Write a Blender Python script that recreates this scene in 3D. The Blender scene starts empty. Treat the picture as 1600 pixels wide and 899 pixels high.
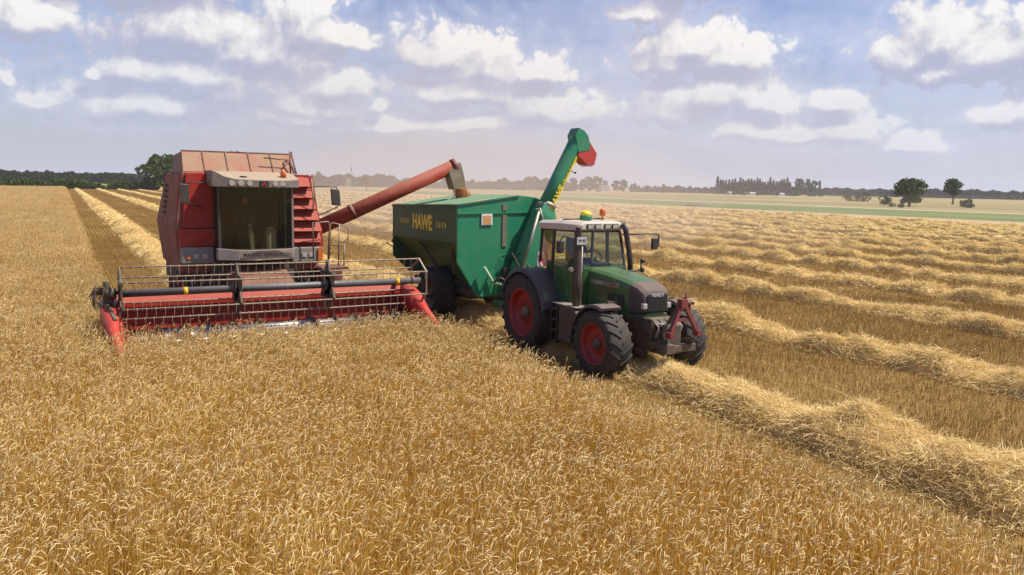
import bpy, math, random
import numpy as np
from mathutils import Vector, Matrix
R = math.radians
sc = bpy.context.scene
col = sc.collection
rng = np.random.default_rng(7)
random.seed(7)
PI = math.pi

# ------------------------------------------------------------------ camera
F, CX, CY, H = 1230.0, 800.0, 449.5, 4.1
ROLL = math.atan(0.02)
def unroll(x, y):
    dx, dy = x-CX, y-CY
    c, s = math.cos(ROLL), math.sin(ROLL)
    return dx*c+dy*s, -dx*s+dy*c
_u0, _v0 = unroll(96., 277.)
PITCH = math.atan(-_v0/F)
YAW = math.atan(-_u0*math.cos(PITCH)/F)
_sp, _cp, _st, _ct = math.sin(PITCH), math.cos(PITCH), math.sin(YAW), math.cos(YAW)
FWD = Vector((_st*_cp, _ct*_cp, -_sp)); RGT = Vector((_ct, -_st, 0)); UPV = Vector((_st*_sp, _ct*_sp, _cp))
def az_el(x, y):
    u, v = unroll(x, y)
    d = (FWD + RGT*(u/F) - UPV*(v/F)).normalized()
    return math.atan2(d.x, d.y), math.asin(d.z)
cam = bpy.data.cameras.new('camera'); co = bpy.data.objects.new('camera', cam); col.objects.link(co)
_c, _s = math.cos(ROLL), math.sin(ROLL)
_R = RGT*_c + UPV*_s; _U = UPV*_c - RGT*_s
co.matrix_world = Matrix(((_R.x, _U.x, -FWD.x, 0), (_R.y, _U.y, -FWD.y, 0), (_R.z, _U.z, -FWD.z, H), (0, 0, 0, 1)))
cam.sensor_width = 36; cam.lens = F/1600*36; cam.clip_end = 20000; cam.clip_start = 0.05
sc.camera = co

def infrustum(x, y, margin=0.0):
    # plan-view frustum test with a side margin in metres
    a = np.arctan2(x, y); d = np.hypot(x, y)
    m = np.arctan2(margin, np.maximum(d, .5))
    return (a > R(-3.6)-m) & (a < R(63.0)+m)

# ------------------------------------------------------------------ materials
def ramp(n, fac, stops):
    r = n.nodes.new('ShaderNodeValToRGB'); e = r.color_ramp.elements
    while len(e) < len(stops): e.new(0.5)
    for k, (p, c) in enumerate(stops):
        e[k].position = p; e[k].color = (*c, 1)
    n.links.new(fac, r.inputs[0]); return r.outputs[0]
def noise(n, vec, scale, detail=4, rough=.55):
    t = n.nodes.new('ShaderNodeTexNoise'); t.inputs['Scale'].default_value = scale
    t.inputs['Detail'].default_value = detail; t.inputs['Roughness'].default_value = rough
    if vec is not None: n.links.new(vec, t.inputs['Vector'])
    return t.outputs['Fac']
def mth(n, op, a, b=None, c=None, clamp=False):
    m = n.nodes.new('ShaderNodeMath'); m.operation = op; m.use_clamp = clamp
    for k, v in enumerate((a, b, c)):
        if v is None: continue
        if isinstance(v, (int, float)): m.inputs[k].default_value = v
        else: n.links.new(v, m.inputs[k])
    return m.outputs[0]
def vmth(n, op, a, b=None, c=None):
    m = n.nodes.new('ShaderNodeVectorMath'); m.operation = op
    for k, v in enumerate((a, b, c)):
        if v is None: continue
        if isinstance(v, (tuple, list)): m.inputs[k].default_value = v
        elif isinstance(v, (int, float)): m.inputs[3].default_value = v
        else: n.links.new(v, m.inputs[k])
    return m.outputs['Value'] if op in ('LENGTH', 'DOT_PRODUCT') else m.outputs[0]
def mixc(n, fac, a, b, mode='MIX'):
    m = n.nodes.new('ShaderNodeMix'); m.data_type = 'RGBA'; m.blend_type = mode
    for s, v in ((m.inputs[0], fac), (m.inputs[6], a), (m.inputs[7], b)):
        if isinstance(v, (int, float)): s.default_value = v
        elif isinstance(v, (tuple, list)): s.default_value = (*v, 1)
        else: n.links.new(v, s)
    return m.outputs[2]
def newmat(name):
    m = bpy.data.materials.new(name); m.use_nodes = True
    n = m.node_tree; n.nodes.clear()
    o = n.nodes.new('ShaderNodeOutputMaterial')
    return m, n, o
DUST = (.40, .29, .17)
def paint(name, c, rough=.4, metal=0., dust=.25, top=.45, scale=2.5, bump=.0, dustc=DUST, spec=.5):
    """paint or plastic with uneven field dust; more of it has settled on faces that point up"""
    m, n, o = newmat(name)
    p = n.nodes.new('ShaderNodeBsdfPrincipled'); n.links.new(p.outputs[0], o.inputs[0])
    tc = n.nodes.new('ShaderNodeTexCoord').outputs['Object']
    n1 = noise(n, tc, scale, 6, .62); n2 = noise(n, tc, scale*9, 3)
    geo = n.nodes.new('ShaderNodeNewGeometry')
    sx = n.nodes.new('ShaderNodeSeparateXYZ'); n.links.new(geo.outputs['Normal'], sx.inputs[0])
    up = mth(n, 'MULTIPLY', mth(n, 'MAXIMUM', sx.outputs['Z'], 0.), top)
    d = mth(n, 'MULTIPLY_ADD', mth(n, 'MULTIPLY_ADD', n1, 2.2, -.6, True), dust, up)
    d = mth(n, 'MULTIPLY', d, mth(n, 'MULTIPLY_ADD', n2, .8, .6), None, True)
    dark = tuple(x*.82 for x in c)
    base = mixc(n, n2, dark, c)
    n.links.new(mixc(n, d, base, dustc), p.inputs['Base Color'])
    n.links.new(mth(n, 'MULTIPLY_ADD', d, .5, rough, True), p.inputs['Roughness'])
    p.inputs['Metallic'].default_value = metal
    p.inputs['Specular IOR Level'].default_value = spec
    if bump:
        b = n.nodes.new('ShaderNodeBump'); b.inputs['Strength'].default_value = bump; b.inputs['Distance'].default_value = .02
        n.links.new(n2, b.inputs['Height']); n.links.new(b.outputs[0], p.inputs['Normal'])
    return m
def plain(name, c, rough=.5, metal=0.):
    m, n, o = newmat(name)
    p = n.nodes.new('ShaderNodeBsdfPrincipled'); n.links.new(p.outputs[0], o.inputs[0])
    tc = n.nodes.new('ShaderNodeTexCoord').outputs['Object']
    n.links.new(mixc(n, noise(n, tc, 12.), tuple(x*.85 for x in c), tuple(min(1, x*1.1) for x in c)), p.inputs['Base Color'])
    p.inputs['Roughness'].default_value = rough; p.inputs['Metallic'].default_value = metal
    return m
def glass(name, tint, refl=.09, dust=.10):
    m, n, o = newmat(name)
    tr = n.nodes.new('ShaderNodeBsdfTransparent'); tr.inputs[0].default_value = (*tint, 1)
    gl = n.nodes.new('ShaderNodeBsdfGlossy'); gl.inputs['Roughness'].default_value = .03
    df = n.nodes.new('ShaderNodeBsdfDiffuse'); df.inputs[0].default_value = (.36, .32, .22, 1)
    lw = n.nodes.new('ShaderNodeLayerWeight'); lw.inputs[0].default_value = .25
    f = mth(n, 'MULTIPLY_ADD', lw.outputs['Fresnel'], .6, refl, True)
    a = n.nodes.new('ShaderNodeMixShader'); n.links.new(f, a.inputs[0]); n.links.new(tr.outputs[0], a.inputs[1]); n.links.new(gl.outputs[0], a.inputs[2])
    tc = n.nodes.new('ShaderNodeTexCoord').outputs['Object']
    b = n.nodes.new('ShaderNodeMixShader'); n.links.new(mth(n, 'MULTIPLY', noise(n, tc, 3., 5), dust*2), b.inputs[0])
    n.links.new(a.outputs[0], b.inputs[1]); n.links.new(df.outputs[0], b.inputs[2]); n.links.new(b.outputs[0], o.inputs[0])
    return m
def straw(name, stops, trans=.25, rand=.35, attr=True, rough=.6, patch=0.):
    """dry plant matter: per-strand tint attribute, partly translucent"""
    m, n, o = newmat(name)
    a = n.nodes.new('ShaderNodeAttribute'); a.attribute_name = 'tint'
    oi = n.nodes.new('ShaderNodeObjectInfo')
    f = mth(n, 'MULTIPLY_ADD', oi.outputs['Random'], rand, mth(n, 'MULTIPLY', a.outputs['Fac'], 1-rand), True)
    c = ramp(n, f, stops)
    if patch:
        geo = n.nodes.new('ShaderNodeNewGeometry')
        nz = noise(n, geo.outputs['Position'], .35, 3)
        c = mixc(n, mth(n, 'MULTIPLY_ADD', nz, patch*3, -patch, True), c, mixc(n, 1., c, (.78, .70, .55), 'MULTIPLY'))
    d = n.nodes.new('ShaderNodeBsdfDiffuse'); n.links.new(c, d.inputs[0])
    t = n.nodes.new('ShaderNodeBsdfTranslucent'); n.links.new(c, t.inputs[0])
    g = n.nodes.new('ShaderNodeBsdfGlossy'); g.inputs['Roughness'].default_value = .45; g.inputs[0].default_value = (.9, .8, .6, 1)
    x = n.nodes.new('ShaderNodeMixShader'); x.inputs[0].default_value = trans
    n.links.new(d.outputs[0], x.inputs[1]); n.links.new(t.outputs[0], x.inputs[2])
    y = n.nodes.new('ShaderNodeMixShader'); y.inputs[0].default_value = .06
    n.links.new(x.outputs[0], y.inputs[1]); n.links.new(g.outputs[0], y.inputs[2])
    n.links.new(y.outputs[0], o.inputs[0])
    return m
def leafmat(name, c1, c2, trans=.3):
    m, n, o = newmat(name)
    a = n.nodes.new('ShaderNodeAttribute'); a.attribute_name = 'tint'
    c = ramp(n, a.outputs['Fac'], [(0, c1), (1, c2)])
    d = n.nodes.new('ShaderNodeBsdfDiffuse'); n.links.new(c, d.inputs[0])
    t = n.nodes.new('ShaderNodeBsdfTranslucent'); n.links.new(c, t.inputs[0])
    x = n.nodes.new('ShaderNodeMixShader'); x.inputs[0].default_value = trans
    n.links.new(d.outputs[0], x.inputs[1]); n.links.new(t.outputs[0], x.inputs[2]); n.links.new(x.outputs[0], o.inputs[0])
    return m
def fieldmat(name, stops, scale=(1, 1, 1), nscale=1., detail=8, fine=None, bump=0.):
    m, n, o = newmat(name)
    p = n.nodes.new('ShaderNodeBsdfPrincipled'); n.links.new(p.outputs[0], o.inputs[0])
    geo = n.nodes.new('ShaderNodeNewGeometry')
    v = vmth(n, 'MULTIPLY', geo.outputs['Position'], tuple(scale))
    f = noise(n, v, nscale, detail, .65)
    if fine:
        v2 = vmth(n, 'MULTIPLY', geo.outputs['Position'], tuple(fine))
        f2 = noise(n, v2, 1., 4, .6)
        f = mth(n, 'MULTIPLY_ADD', f2, .6, mth(n, 'MULTIPLY', f, .4))
    n.links.new(ramp(n, f, stops), p.inputs['Base Color'])
    p.inputs['Roughness'].default_value = .9; p.inputs['Specular IOR Level'].default_value = .1
    if bump:
        b = n.nodes.new('ShaderNodeBump'); b.inputs['Strength'].default_value = bump; b.inputs['Distance'].default_value = .08
        n.links.new(f, b.inputs['Height']); n.links.new(b.outputs[0], p.inputs['Normal'])
    return m

MT = {}
MT['red'] = paint('faded_red_paint', (.36, .014, .010), .45, dust=.24, top=.3, dustc=(.36, .17, .10), spec=.3)
MT['red_clean'] = paint('bright_red_paint', (.55, .02, .018), .35, dust=.12, top=.12)
MT['red_dusty'] = paint('dusty_red_paint', (.24, .035, .030), .6, dust=.9, top=.35, dustc=(.33, .20, .145), spec=.2)
MT['red_tube'] = paint('sun_faded_red_tube', (.28, .03, .02), .5, dust=.4, top=.3, dustc=(.33, .17, .10), spec=.3)
MT['cabgrey'] = paint('dusty_grey_plastic', (.15, .14, .135), .55, dust=.5, top=.85, dustc=(.37, .28, .19))
MT['trimgrey'] = paint('grey_trim', (.20, .19, .185), .5, dust=.4, top=.3)
MT['black'] = paint('black_plastic', (.018, .018, .02), .45, dust=.12, top=.2)
MT['dark'] = paint('dark_machinery', (.025, .023, .021), .65, dust=.3, top=.15)
MT['darkred'] = paint('dark_red_frame', (.13, .013, .012), .5, dust=.3, top=.15)
MT['navy'] = paint('navy_black_fender', (.022, .024, .036), .42, dust=.1, top=.2)
MT['rubber'] = paint('dusty_tyre_rubber', (.020, .019, .019), .75, dust=.26, top=.2, dustc=(.17, .135, .10), scale=4)
MT['rim'] = paint('red_wheel_paint', (.33, .005, .010), .4, dust=.08, top=.1)
MT['rimdark'] = paint('dark_wheel_paint', (.05, .045, .04), .5, dust=.3)
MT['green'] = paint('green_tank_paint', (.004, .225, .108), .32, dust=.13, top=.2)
MT['greenside'] = paint('shade_browned_green_paint', (.012, .125, .055), .45, dust=.5, top=.2, dustc=(.16, .13, .055))  # darker, browner green: the side's shade and wheat reflection painted into the colour
MT['red_tank'] = paint('dusty_red_tank_sheet', (.34, .03, .025), .5, dust=.9, top=.45, dustc=(.31, .20, .125), scale=1.2)
MT['lampdim'] = plain('dusty_lamp_glass', (.40, .36, .31), .2)
MT['fgreen'] = paint('dark_green_tractor_paint', (.030, .105, .028), .28, dust=.10, top=.10, dustc=(.35, .36, .2))
MT['cream'] = paint('cream_roof_paint', (.62, .57, .50), .4, dust=.25, top=.2)
MT['brownfender'] = paint('dusty_brown_fender', (.042, .030, .028), .55, dust=.2, top=.45, dustc=(.24, .17, .13))
MT['chrome'] = plain('worn_steel', (.42, .39, .35), .36, 1.)
MT['steel'] = paint('galvanised_steel', (.42, .40, .37), .4, .6, dust=.3, top=.3)
MT['tine'] = plain('tine_wire', (.42, .34, .25), .4, .2)
MT['bar'] = paint('reel_bar_paint', (.15, .11, .085), .45, dust=.35, top=.6, dustc=(.50, .38, .26))
MT['tube'] = paint('reel_tube_paint', (.045, .048, .055), .35, dust=.15, top=.35, dustc=(.35, .31, .28))
MT['glassc'] = glass('tinted_cab_glass', (.60, .63, .47), .028, .015)
MT['glasst'] = glass('green_cab_glass', (.66, .74, .63), .035, .012)
MT['lamp'] = plain('lamp_glass', (.75, .74, .70), .12)
MT['amber'] = plain('amber_lens', (.75, .20, .02), .3)
MT['orange'] = plain('orange_lens', (.60, .13, .02), .35)
MT['yellow'] = plain('yellow_paint', (.78, .62, .03), .4)
MT['yellowband'] = plain('orange_yellow_band', (.80, .42, .01), .4)
MT['white'] = plain('white_paint', (.72, .72, .74), .4)
MT['red_link'] = paint('worn_red_linkage', (.19, .014, .016), .5, dust=.3, top=.2, dustc=(.2, .12, .09))
MT['shedwall'] = plain('pale_wall', (.42, .42, .42), .7)
MT['letterdark'] = plain('dark_lettering', (.02, .02, .02), .5)
MT['letterlight'] = plain('pale_lettering', (.42, .43, .39), .4)
MT['letterred'] = plain('red_lettering', (.45, .06, .03), .4)
MT['boot'] = paint('olive_rubber_boot', (.13, .125, .075), .6, dust=.4, top=.3, dustc=(.34, .30, .22))
MT['redspout'] = paint('red_rubber_spout', (.48, .035, .03), .5, dust=.1, top=.2)
MT['lightgreen'] = paint('pale_green_pipe', (.22, .50, .33), .4, dust=.2)
MT['mirror'] = plain('mirror_face', (.10, .10, .12), .1, .6)
MT['cloth'] = plain('dark_work_clothes', (.022, .022, .026), .9)
MT['cloth2'] = plain('blue_work_clothes', (.05, .08, .16), .9)
MT['skin'] = plain('skin', (.42, .22, .14), .6)
MT['hair'] = plain('dark_hair', (.03, .02, .012), .8)
MT['seat'] = plain('grey_seat_cloth', (.06, .055, .065), .9)
MT['interior'] = plain('cab_interior', (.035, .032, .028), .8)
MT['earmat'] = straw('wheat_ears', [(0, (.68, .46, .17)), (.5, (.87, .66, .30)), (1, (.95, .80, .50))], .30, .30, patch=.3)
MT['stemmat'] = straw('wheat_stems', [(0, (.68, .43, .078)), (.5, (.86, .60, .14)), (1, (.93, .72, .25))], .5, .35, patch=.35)
MT['stubmat'] = straw('stubble_straw', [(0, (.26, .15, .04)), (.5, (.40, .245, .075)), (1, (.56, .38, .14))], .25, .45, patch=.5)
MT['strawmat'] = straw('loose_straw', [(0, (.46, .30, .085)), (.45, (.72, .52, .20)), (1, (.90, .73, .39))], .25, 0.)
MT['leaf_oak'] = leafmat('broad_leaves', (.045, .075, .02), (.135, .165, .055))
MT['leaf_dark'] = leafmat('dark_leaves', (.022, .042, .014), (.06, .085, .03))
MT['leaf_hedge'] = leafmat('hedge_leaves', (.045, .085, .02), (.095, .15, .04))
MT['leaf_con'] = leafmat('conifer_needles', (.02, .035, .02), (.045, .065, .035))
MT['leaf_pale'] = leafmat('pale_leaves', (.08, .09, .03), (.17, .17, .07))
MT['bark'] = plain('bark', (.09, .07, .05), .9)
def grainmat():
    m, n, o = newmat('grain')
    p = n.nodes.new('ShaderNodeBsdfPrincipled'); n.links.new(p.outputs[0], o.inputs[0])
    tc = n.nodes.new('ShaderNodeTexCoord').outputs['Object']
    n.links.new(ramp(n, noise(n, tc, 60., 2), [(.3, (.42, .20, .07)), (.7, (.66, .37, .16))]), p.inputs['Base Color'])
    p.inputs['Roughness'].default_value = .8
    return m
MT['grain'] = grainmat()

# ------------------------------------------------------------------ mesh helpers
class MB:
    def __init__(s): s.v = []; s.f = []; s.m = []; s.sm = []
    def add(s, verts, faces, mi=0, smooth=False):
        b = len(s.v); s.v += [tuple(map(float, p)) for p in verts]
        for f in faces: s.f.append([b+i for i in f]); s.m.append(mi); s.sm.append(smooth)
        return s
    def box(s, x0, x1, y0, y1, z0, z1, mi=0):
        v = [(x, y, z) for x in (x0, x1) for y in (y0, y1) for z in (z0, z1)]
        return s.add(v, [(0, 1, 3, 2), (4, 6, 7, 5), (0, 4, 5, 1), (2, 3, 7, 6), (0, 2, 6, 4), (1, 5, 7, 3)], mi)
    def prism(s, pts, ax, a, b, mi=0):
        """polygon pts (2-tuples) extruded along axis ax from a to b. ax x: (y,z); y: (x,z); z: (x,y)"""
        def mk(p, t):
            return {'x': (t, p[0], p[1]), 'y': (p[0], t, p[1]), 'z': (p[0], p[1], t)}[ax]
        n = len(pts); v = [mk(p, a) for p in pts]+[mk(p, b) for p in pts]
        fs = [tuple(range(n))[::-1], tuple(range(n, 2*n))]+[(i, (i+1) % n, n+(i+1) % n, n+i) for i in range(n)]
        return s.add(v, fs, mi)
    def hexa(s, a, b, mi=0):
        """two quads (4 points each) joined"""
        return s.add(list(a)+list(b), [(3, 2, 1, 0), (4, 5, 6, 7)]+[(i, (i+1) % 4, 4+(i+1) % 4, 4+i) for i in range(4)], mi)
    def loft(s, rings, mi=0, caps=True, smooth=False):
        n = len(rings[0]); v = [p for r in rings for p in r]; fs = []
        for k in range(len(rings)-1):
            for i in range(n):
                j = (i+1) % n
                fs.append((k*n+i, k*n+j, (k+1)*n+j, (k+1)*n+i))
        s.add(v, fs, mi, smooth)
        if caps:
            b = len(s.v)-len(v)
            s.f += [[b+i for i in range(n)][::-1], [b+(len(rings)-1)*n+i for i in range(n)]]; s.m += [mi, mi]; s.sm += [False, False]
        return s
    def tube(s, pts, r, n=8, mi=0, caps=True):
        P = [Vector(p) for p in pts]; rings = []
        rr = r if isinstance(r, (list, tuple)) else [r]*len(P)
        t0 = (P[1]-P[0]).normalized(); ref = Vector((0, 0, 1)) if abs(t0.z) < .9 else Vector((1, 0, 0))
        a = t0.cross(ref).normalized()
        for i, p in enumerate(P):
            t = (P[min(i+1, len(P)-1)]-P[max(i-1, 0)]).normalized()
            a = (a-t*a.dot(t)).normalized(); b = t.cross(a)
            k = rr[i]
            rings.append([p+(a*math.cos(2*PI*j/n)+b*math.sin(2*PI*j/n))*k for j in range(n)])
        return s.loft(rings, mi, caps, True)
    def bar(s, p, q, w, h, up=(0, 0, 1), mi=0):
        p, q = Vector(p), Vector(q); t = (q-p).normalized(); u = Vector(up)
        a = t.cross(u).normalized(); b = a.cross(t)
        rg = lambda c: [c+a*w/2+b*h/2, c-a*w/2+b*h/2, c-a*w/2-b*h/2, c+a*w/2-b*h/2]
        return s.loft([rg(p), rg(q)], mi)
    def lathe(s, prof, c, ax='x', n=32, mi=0, smooth=True, caps=True):
        """prof: list of (along-axis offset, radius)"""
        rings = []
        for (d, r) in prof:
            ring = []
            for k in range(n):
                t = 2*PI*k/n; u, w = r*math.cos(t), r*math.sin(t)
                ring.append({'x': (c[0]+d, c[1]+u, c[2]+w), 'y': (c[0]+u, c[1]+d, c[2]+w), 'z': (c[0]+u, c[1]+w, c[2]+d)}[ax])
            rings.append(ring)
        return s.loft(rings, mi, caps, smooth)
    def sphere(s, c, r, n=12, mi=0):
        rx, ry, rz = r if isinstance(r, (tuple, list)) else (r, r, r)
        rings = []
        for i in range(1, n):
            ph = PI*i/n-PI/2
            rings.append([(c[0]+rx*math.cos(ph)*math.cos(2*PI*k/(2*n)), c[1]+ry*math.cos(ph)*math.sin(2*PI*k/(2*n)), c[2]+rz*math.sin(ph)) for k in range(2*n)])
        return s.loft(rings, mi, True, True)
    def build(s, name, mat, parent=None, loc=None, bevel=0., label=None):
        L = Vector(parent_loc(parent)) if parent is not None else Vector(loc or (0, 0, 0))
        me = bpy.data.meshes.new(name)
        me.from_pydata([tuple(Vector(p)-L) for p in s.v], [], s.f); me.validate(clean_customdata=False)
        mats = mat if isinstance(mat, (list, tuple)) else [mat]
        for m in mats: me.materials.append(MT[m] if isinstance(m, str) else m)
        if len(me.polygons) == len(s.f):
            me.polygons.foreach_set('material_index', s.m); me.polygons.foreach_set('use_smooth', s.sm)
        me.update()
        import bmesh
        bm = bmesh.new(); bm.from_mesh(me); bmesh.ops.recalc_face_normals(bm, faces=bm.faces); bm.to_mesh(me); bm.free()
        o = bpy.data.objects.new(name, me); col.objects.link(o)
        if parent is not None: o.parent = parent
        else: o.location = L
        if bevel:
            b = o.modifiers.new('bevel', 'BEVEL'); b.width = bevel; b.segments = 2; b.limit_method = 'ANGLE'; b.angle_limit = R(35)
        if label: o['label'] = label
        return o
def parent_loc(p):
    l = Vector((0, 0, 0))
    while p is not None: l += p.location; p = p.parent
    return l
def thing(name, label, cat, loc, group=None):
    o = bpy.data.objects.new(name, None); col.objects.link(o); o.location = loc
    o.empty_display_size = .3
    tag(o, label, cat, group); return o
def tag(o, label, cat, group=None, kind=None):
    o['label'] = label; o['category'] = cat
    if group: o['group'] = group
    if kind: o['kind'] = kind
    return o
def struct(name, mb, mat):
    o = mb.build(name, mat); o['kind'] = 'structure'; return o
def part_copy(o, dx=0, dy=0, dz=0):
    c = o.copy(); col.objects.link(c); c.parent = o.parent; c.location = o.location+Vector((dx, dy, dz)); return c
def lettering(s, size, org, xd, yd, mat, parent, name='lettering', shear=0., sx=1., bold=.018):
    cu = bpy.data.curves.new('tmp', 'FONT'); cu.body = s; cu.size = size; cu.extrude = .004; cu.shear = shear
    cu.align_x = 'CENTER'; cu.align_y = 'CENTER'; cu.offset = size*bold
    o = bpy.data.objects.new('tmp', cu); col.objects.link(o)
    dg = bpy.context.evaluated_depsgraph_get()
    me = bpy.data.meshes.new_from_object(o.evaluated_get(dg)); bpy.data.objects.remove(o)
    xd, yd = Vector(xd).normalized(), Vector(yd).normalized(); zd = xd.cross(yd)
    L = parent_loc(parent); og = Vector(org)-L
    for v in me.vertices: v.co = og+xd*(v.co.x*sx)+yd*v.co.y+zd*v.co.z
    me.name = name
    while len(me.materials): me.materials.pop()
    me.materials.append(MT[mat])
    ob = bpy.data.objects.new(name, me); col.objects.link(ob); ob.parent = parent
    return ob

def sweep(P, rad, s, ref=None):
    """P (N,K,3), rad (N,K) or broadcast; s-sided strands (s=2: flat ribbons). -> verts, quads"""
    N, K, _ = P.shape
    T = np.gradient(P, axis=1); T /= np.linalg.norm(T, axis=2, keepdims=True)+1e-9
    if ref is None: ref = rng.normal(size=(N, 1, 3))
    A = np.cross(T, ref); A /= np.linalg.norm(A, axis=2, keepdims=True)+1e-9
    B = np.cross(T, A)
    rad = np.broadcast_to(rad, (N, K))
    V = []
    for j in range(s):
        t = 2*PI*j/s
        V.append(P+(A*math.cos(t)+B*math.sin(t))*rad[..., None])
    V = np.stack(V, 2)  # N,K,s,3
    idx = np.arange(N*K*s).reshape(N, K, s)
    Q = []
    for j in range(s if s > 2 else 1):
        j2 = (j+1) % s
        Q.append(np.stack([idx[:, :-1, j], idx[:, :-1, j2], idx[:, 1:, j2], idx[:, 1:, j]], -1).reshape(-1, 4))
    return V.reshape(-1, 3), np.concatenate(Q)
def np_mesh(name, chunks, mats, extra=None):
    """chunks: (verts, quads, material index, tint per vertex)"""
    V = []; Q = []; M = []; T = []; b = 0
    for v, q, mi, t in chunks:
        V.append(v); Q.append(q+b); M.append(np.full(len(q), mi, np.int32)); T.append(np.broadcast_to(np.asarray(t, float), (len(v),))); b += len(v)
    V = np.concatenate(V); Q = np.concatenate(Q); M = np.concatenate(M); T = np.concatenate(T)
    me = bpy.data.meshes.new(name)
    me.vertices.add(len(V)); me.vertices.foreach_set('co', V.astype(np.float32).ravel())
    me.loops.add(Q.size); me.loops.foreach_set('vertex_index', Q.astype(np.int32).ravel())
    me.polygons.add(len(Q)); me.polygons.foreach_set('loop_start', np.arange(0, Q.size, 4, dtype=np.int32))
    me.polygons.foreach_set('material_index', M)
    for m in mats: me.materials.append(MT[m])
    a = me.attributes.new('tint', 'FLOAT', 'POINT'); a.data.foreach_set('value', T.astype(np.float32))
    me.polygons.foreach_set('use_smooth', np.ones(len(Q), bool))
    me.update(calc_edges=True)
    return me
def link(name, me, loc=(0, 0, 0), parent=None):
    o = bpy.data.objects.new(name, me); col.objects.link(o); o.location = loc
    if parent is not None: o.parent = parent
    return o
def vnoise(x, y, seed=0):
    xi = np.floor(x).astype(np.int64); yi = np.floor(y).astype(np.int64); fx = x-xi; fy = y-yi
    def h(a, b):
        n = (a*374761393+b*668265263+seed*982451653) & 0x7fffffff
        n = (n ^ (n >> 13))*1274126177 & 0x7fffffff
        return ((n ^ (n >> 16)) & 0xffff)/65535.
    fx = fx*fx*(3-2*fx); fy = fy*fy*(3-2*fy)
    return (h(xi, yi)*(1-fx)+h(xi+1, yi)*fx)*(1-fy)+(h(xi, yi+1)*(1-fx)+h(xi+1, yi+1)*fx)*fy

SKYTINT = (1.08, 1.08, 1.42); EXPO = 0.34
# ------------------------------------------------------------------ ground and fields
FIELD_Y = 318.0
XS_END = 112.0
def sheet(name, x0, x1, y0, y1, z, mat):
    m = MB(); m.add([(x0, y0, z), (x1, y0, z), (x1, y1, z), (x0, y1, z)], [(0, 1, 2, 3)]); return struct(name, m, mat)
MT['farland'] = fieldmat('far_farmland', [(.3, (.16, .15, .05)), (.5, (.30, .24, .10)), (.7, (.36, .28, .13))], (.002, .012, 1), 1., 5)
MT['stubground'] = fieldmat('stubble_ground', [(.25, (.17, .10, .028)), (.5, (.27, .165, .052)), (.75, (.38, .25, .09))], (.5, .06, 1), 1., 6, fine=(8, .8, 1), bump=.5)
MT['wheatground'] = fieldmat('soil_under_wheat', [(.3, (.26, .15, .035)), (.7, (.40, .24, .06))], (2, 2, 1), 1.)
MT['palestrip'] = fieldmat('pale_uncut_strip', [(.3, (.34, .24, .13)), (.7, (.47, .34, .19))], (.3, .02, 1), 1., 8)
MT['grass'] = fieldmat('green_grass_strip', [(.3, (.08, .12, .034)), (.5, (.125, .165, .055)), (.75, (.22, .215, .09))], (.08, .016, 1), 1., 8)
MT['drygrass'] = fieldmat('dry_meadow', [(.3, (.14, .14, .05)), (.5, (.24, .20, .09)), (.7, (.36, .28, .14))], (.03, .006, 1), 1., 8)
MT['pathmat'] = fieldmat('pale_farm_track', [(.3, (.40, .32, .19)), (.7, (.50, .41, .25))], (.3, .02, 1), 1.)
sheet('ground', -6000, 9000, -400, 12000, -.03, 'farland')
sheet('stubble_field', 1.0, XS_END, -60, FIELD_Y, 0, 'stubground')
sheet('wheat_field', -60, 1.0, -60, FIELD_Y, 0, 'wheatground')
sheet('pale_field', XS_END, 133, -60, 420, -.004, 'palestrip')
sheet('green_field', 133, 190, -60, 420, -.008, 'grass')
sheet('farm_track', 190, 199, -60, 430, -.004, 'pathmat')
sheet('meadow_field', 199, 420, -60, 460, -.012, 'drygrass')
sheet('wheat_field', 1.0, 7.85, -60, 18.7, .006, 'wheatground')

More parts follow.
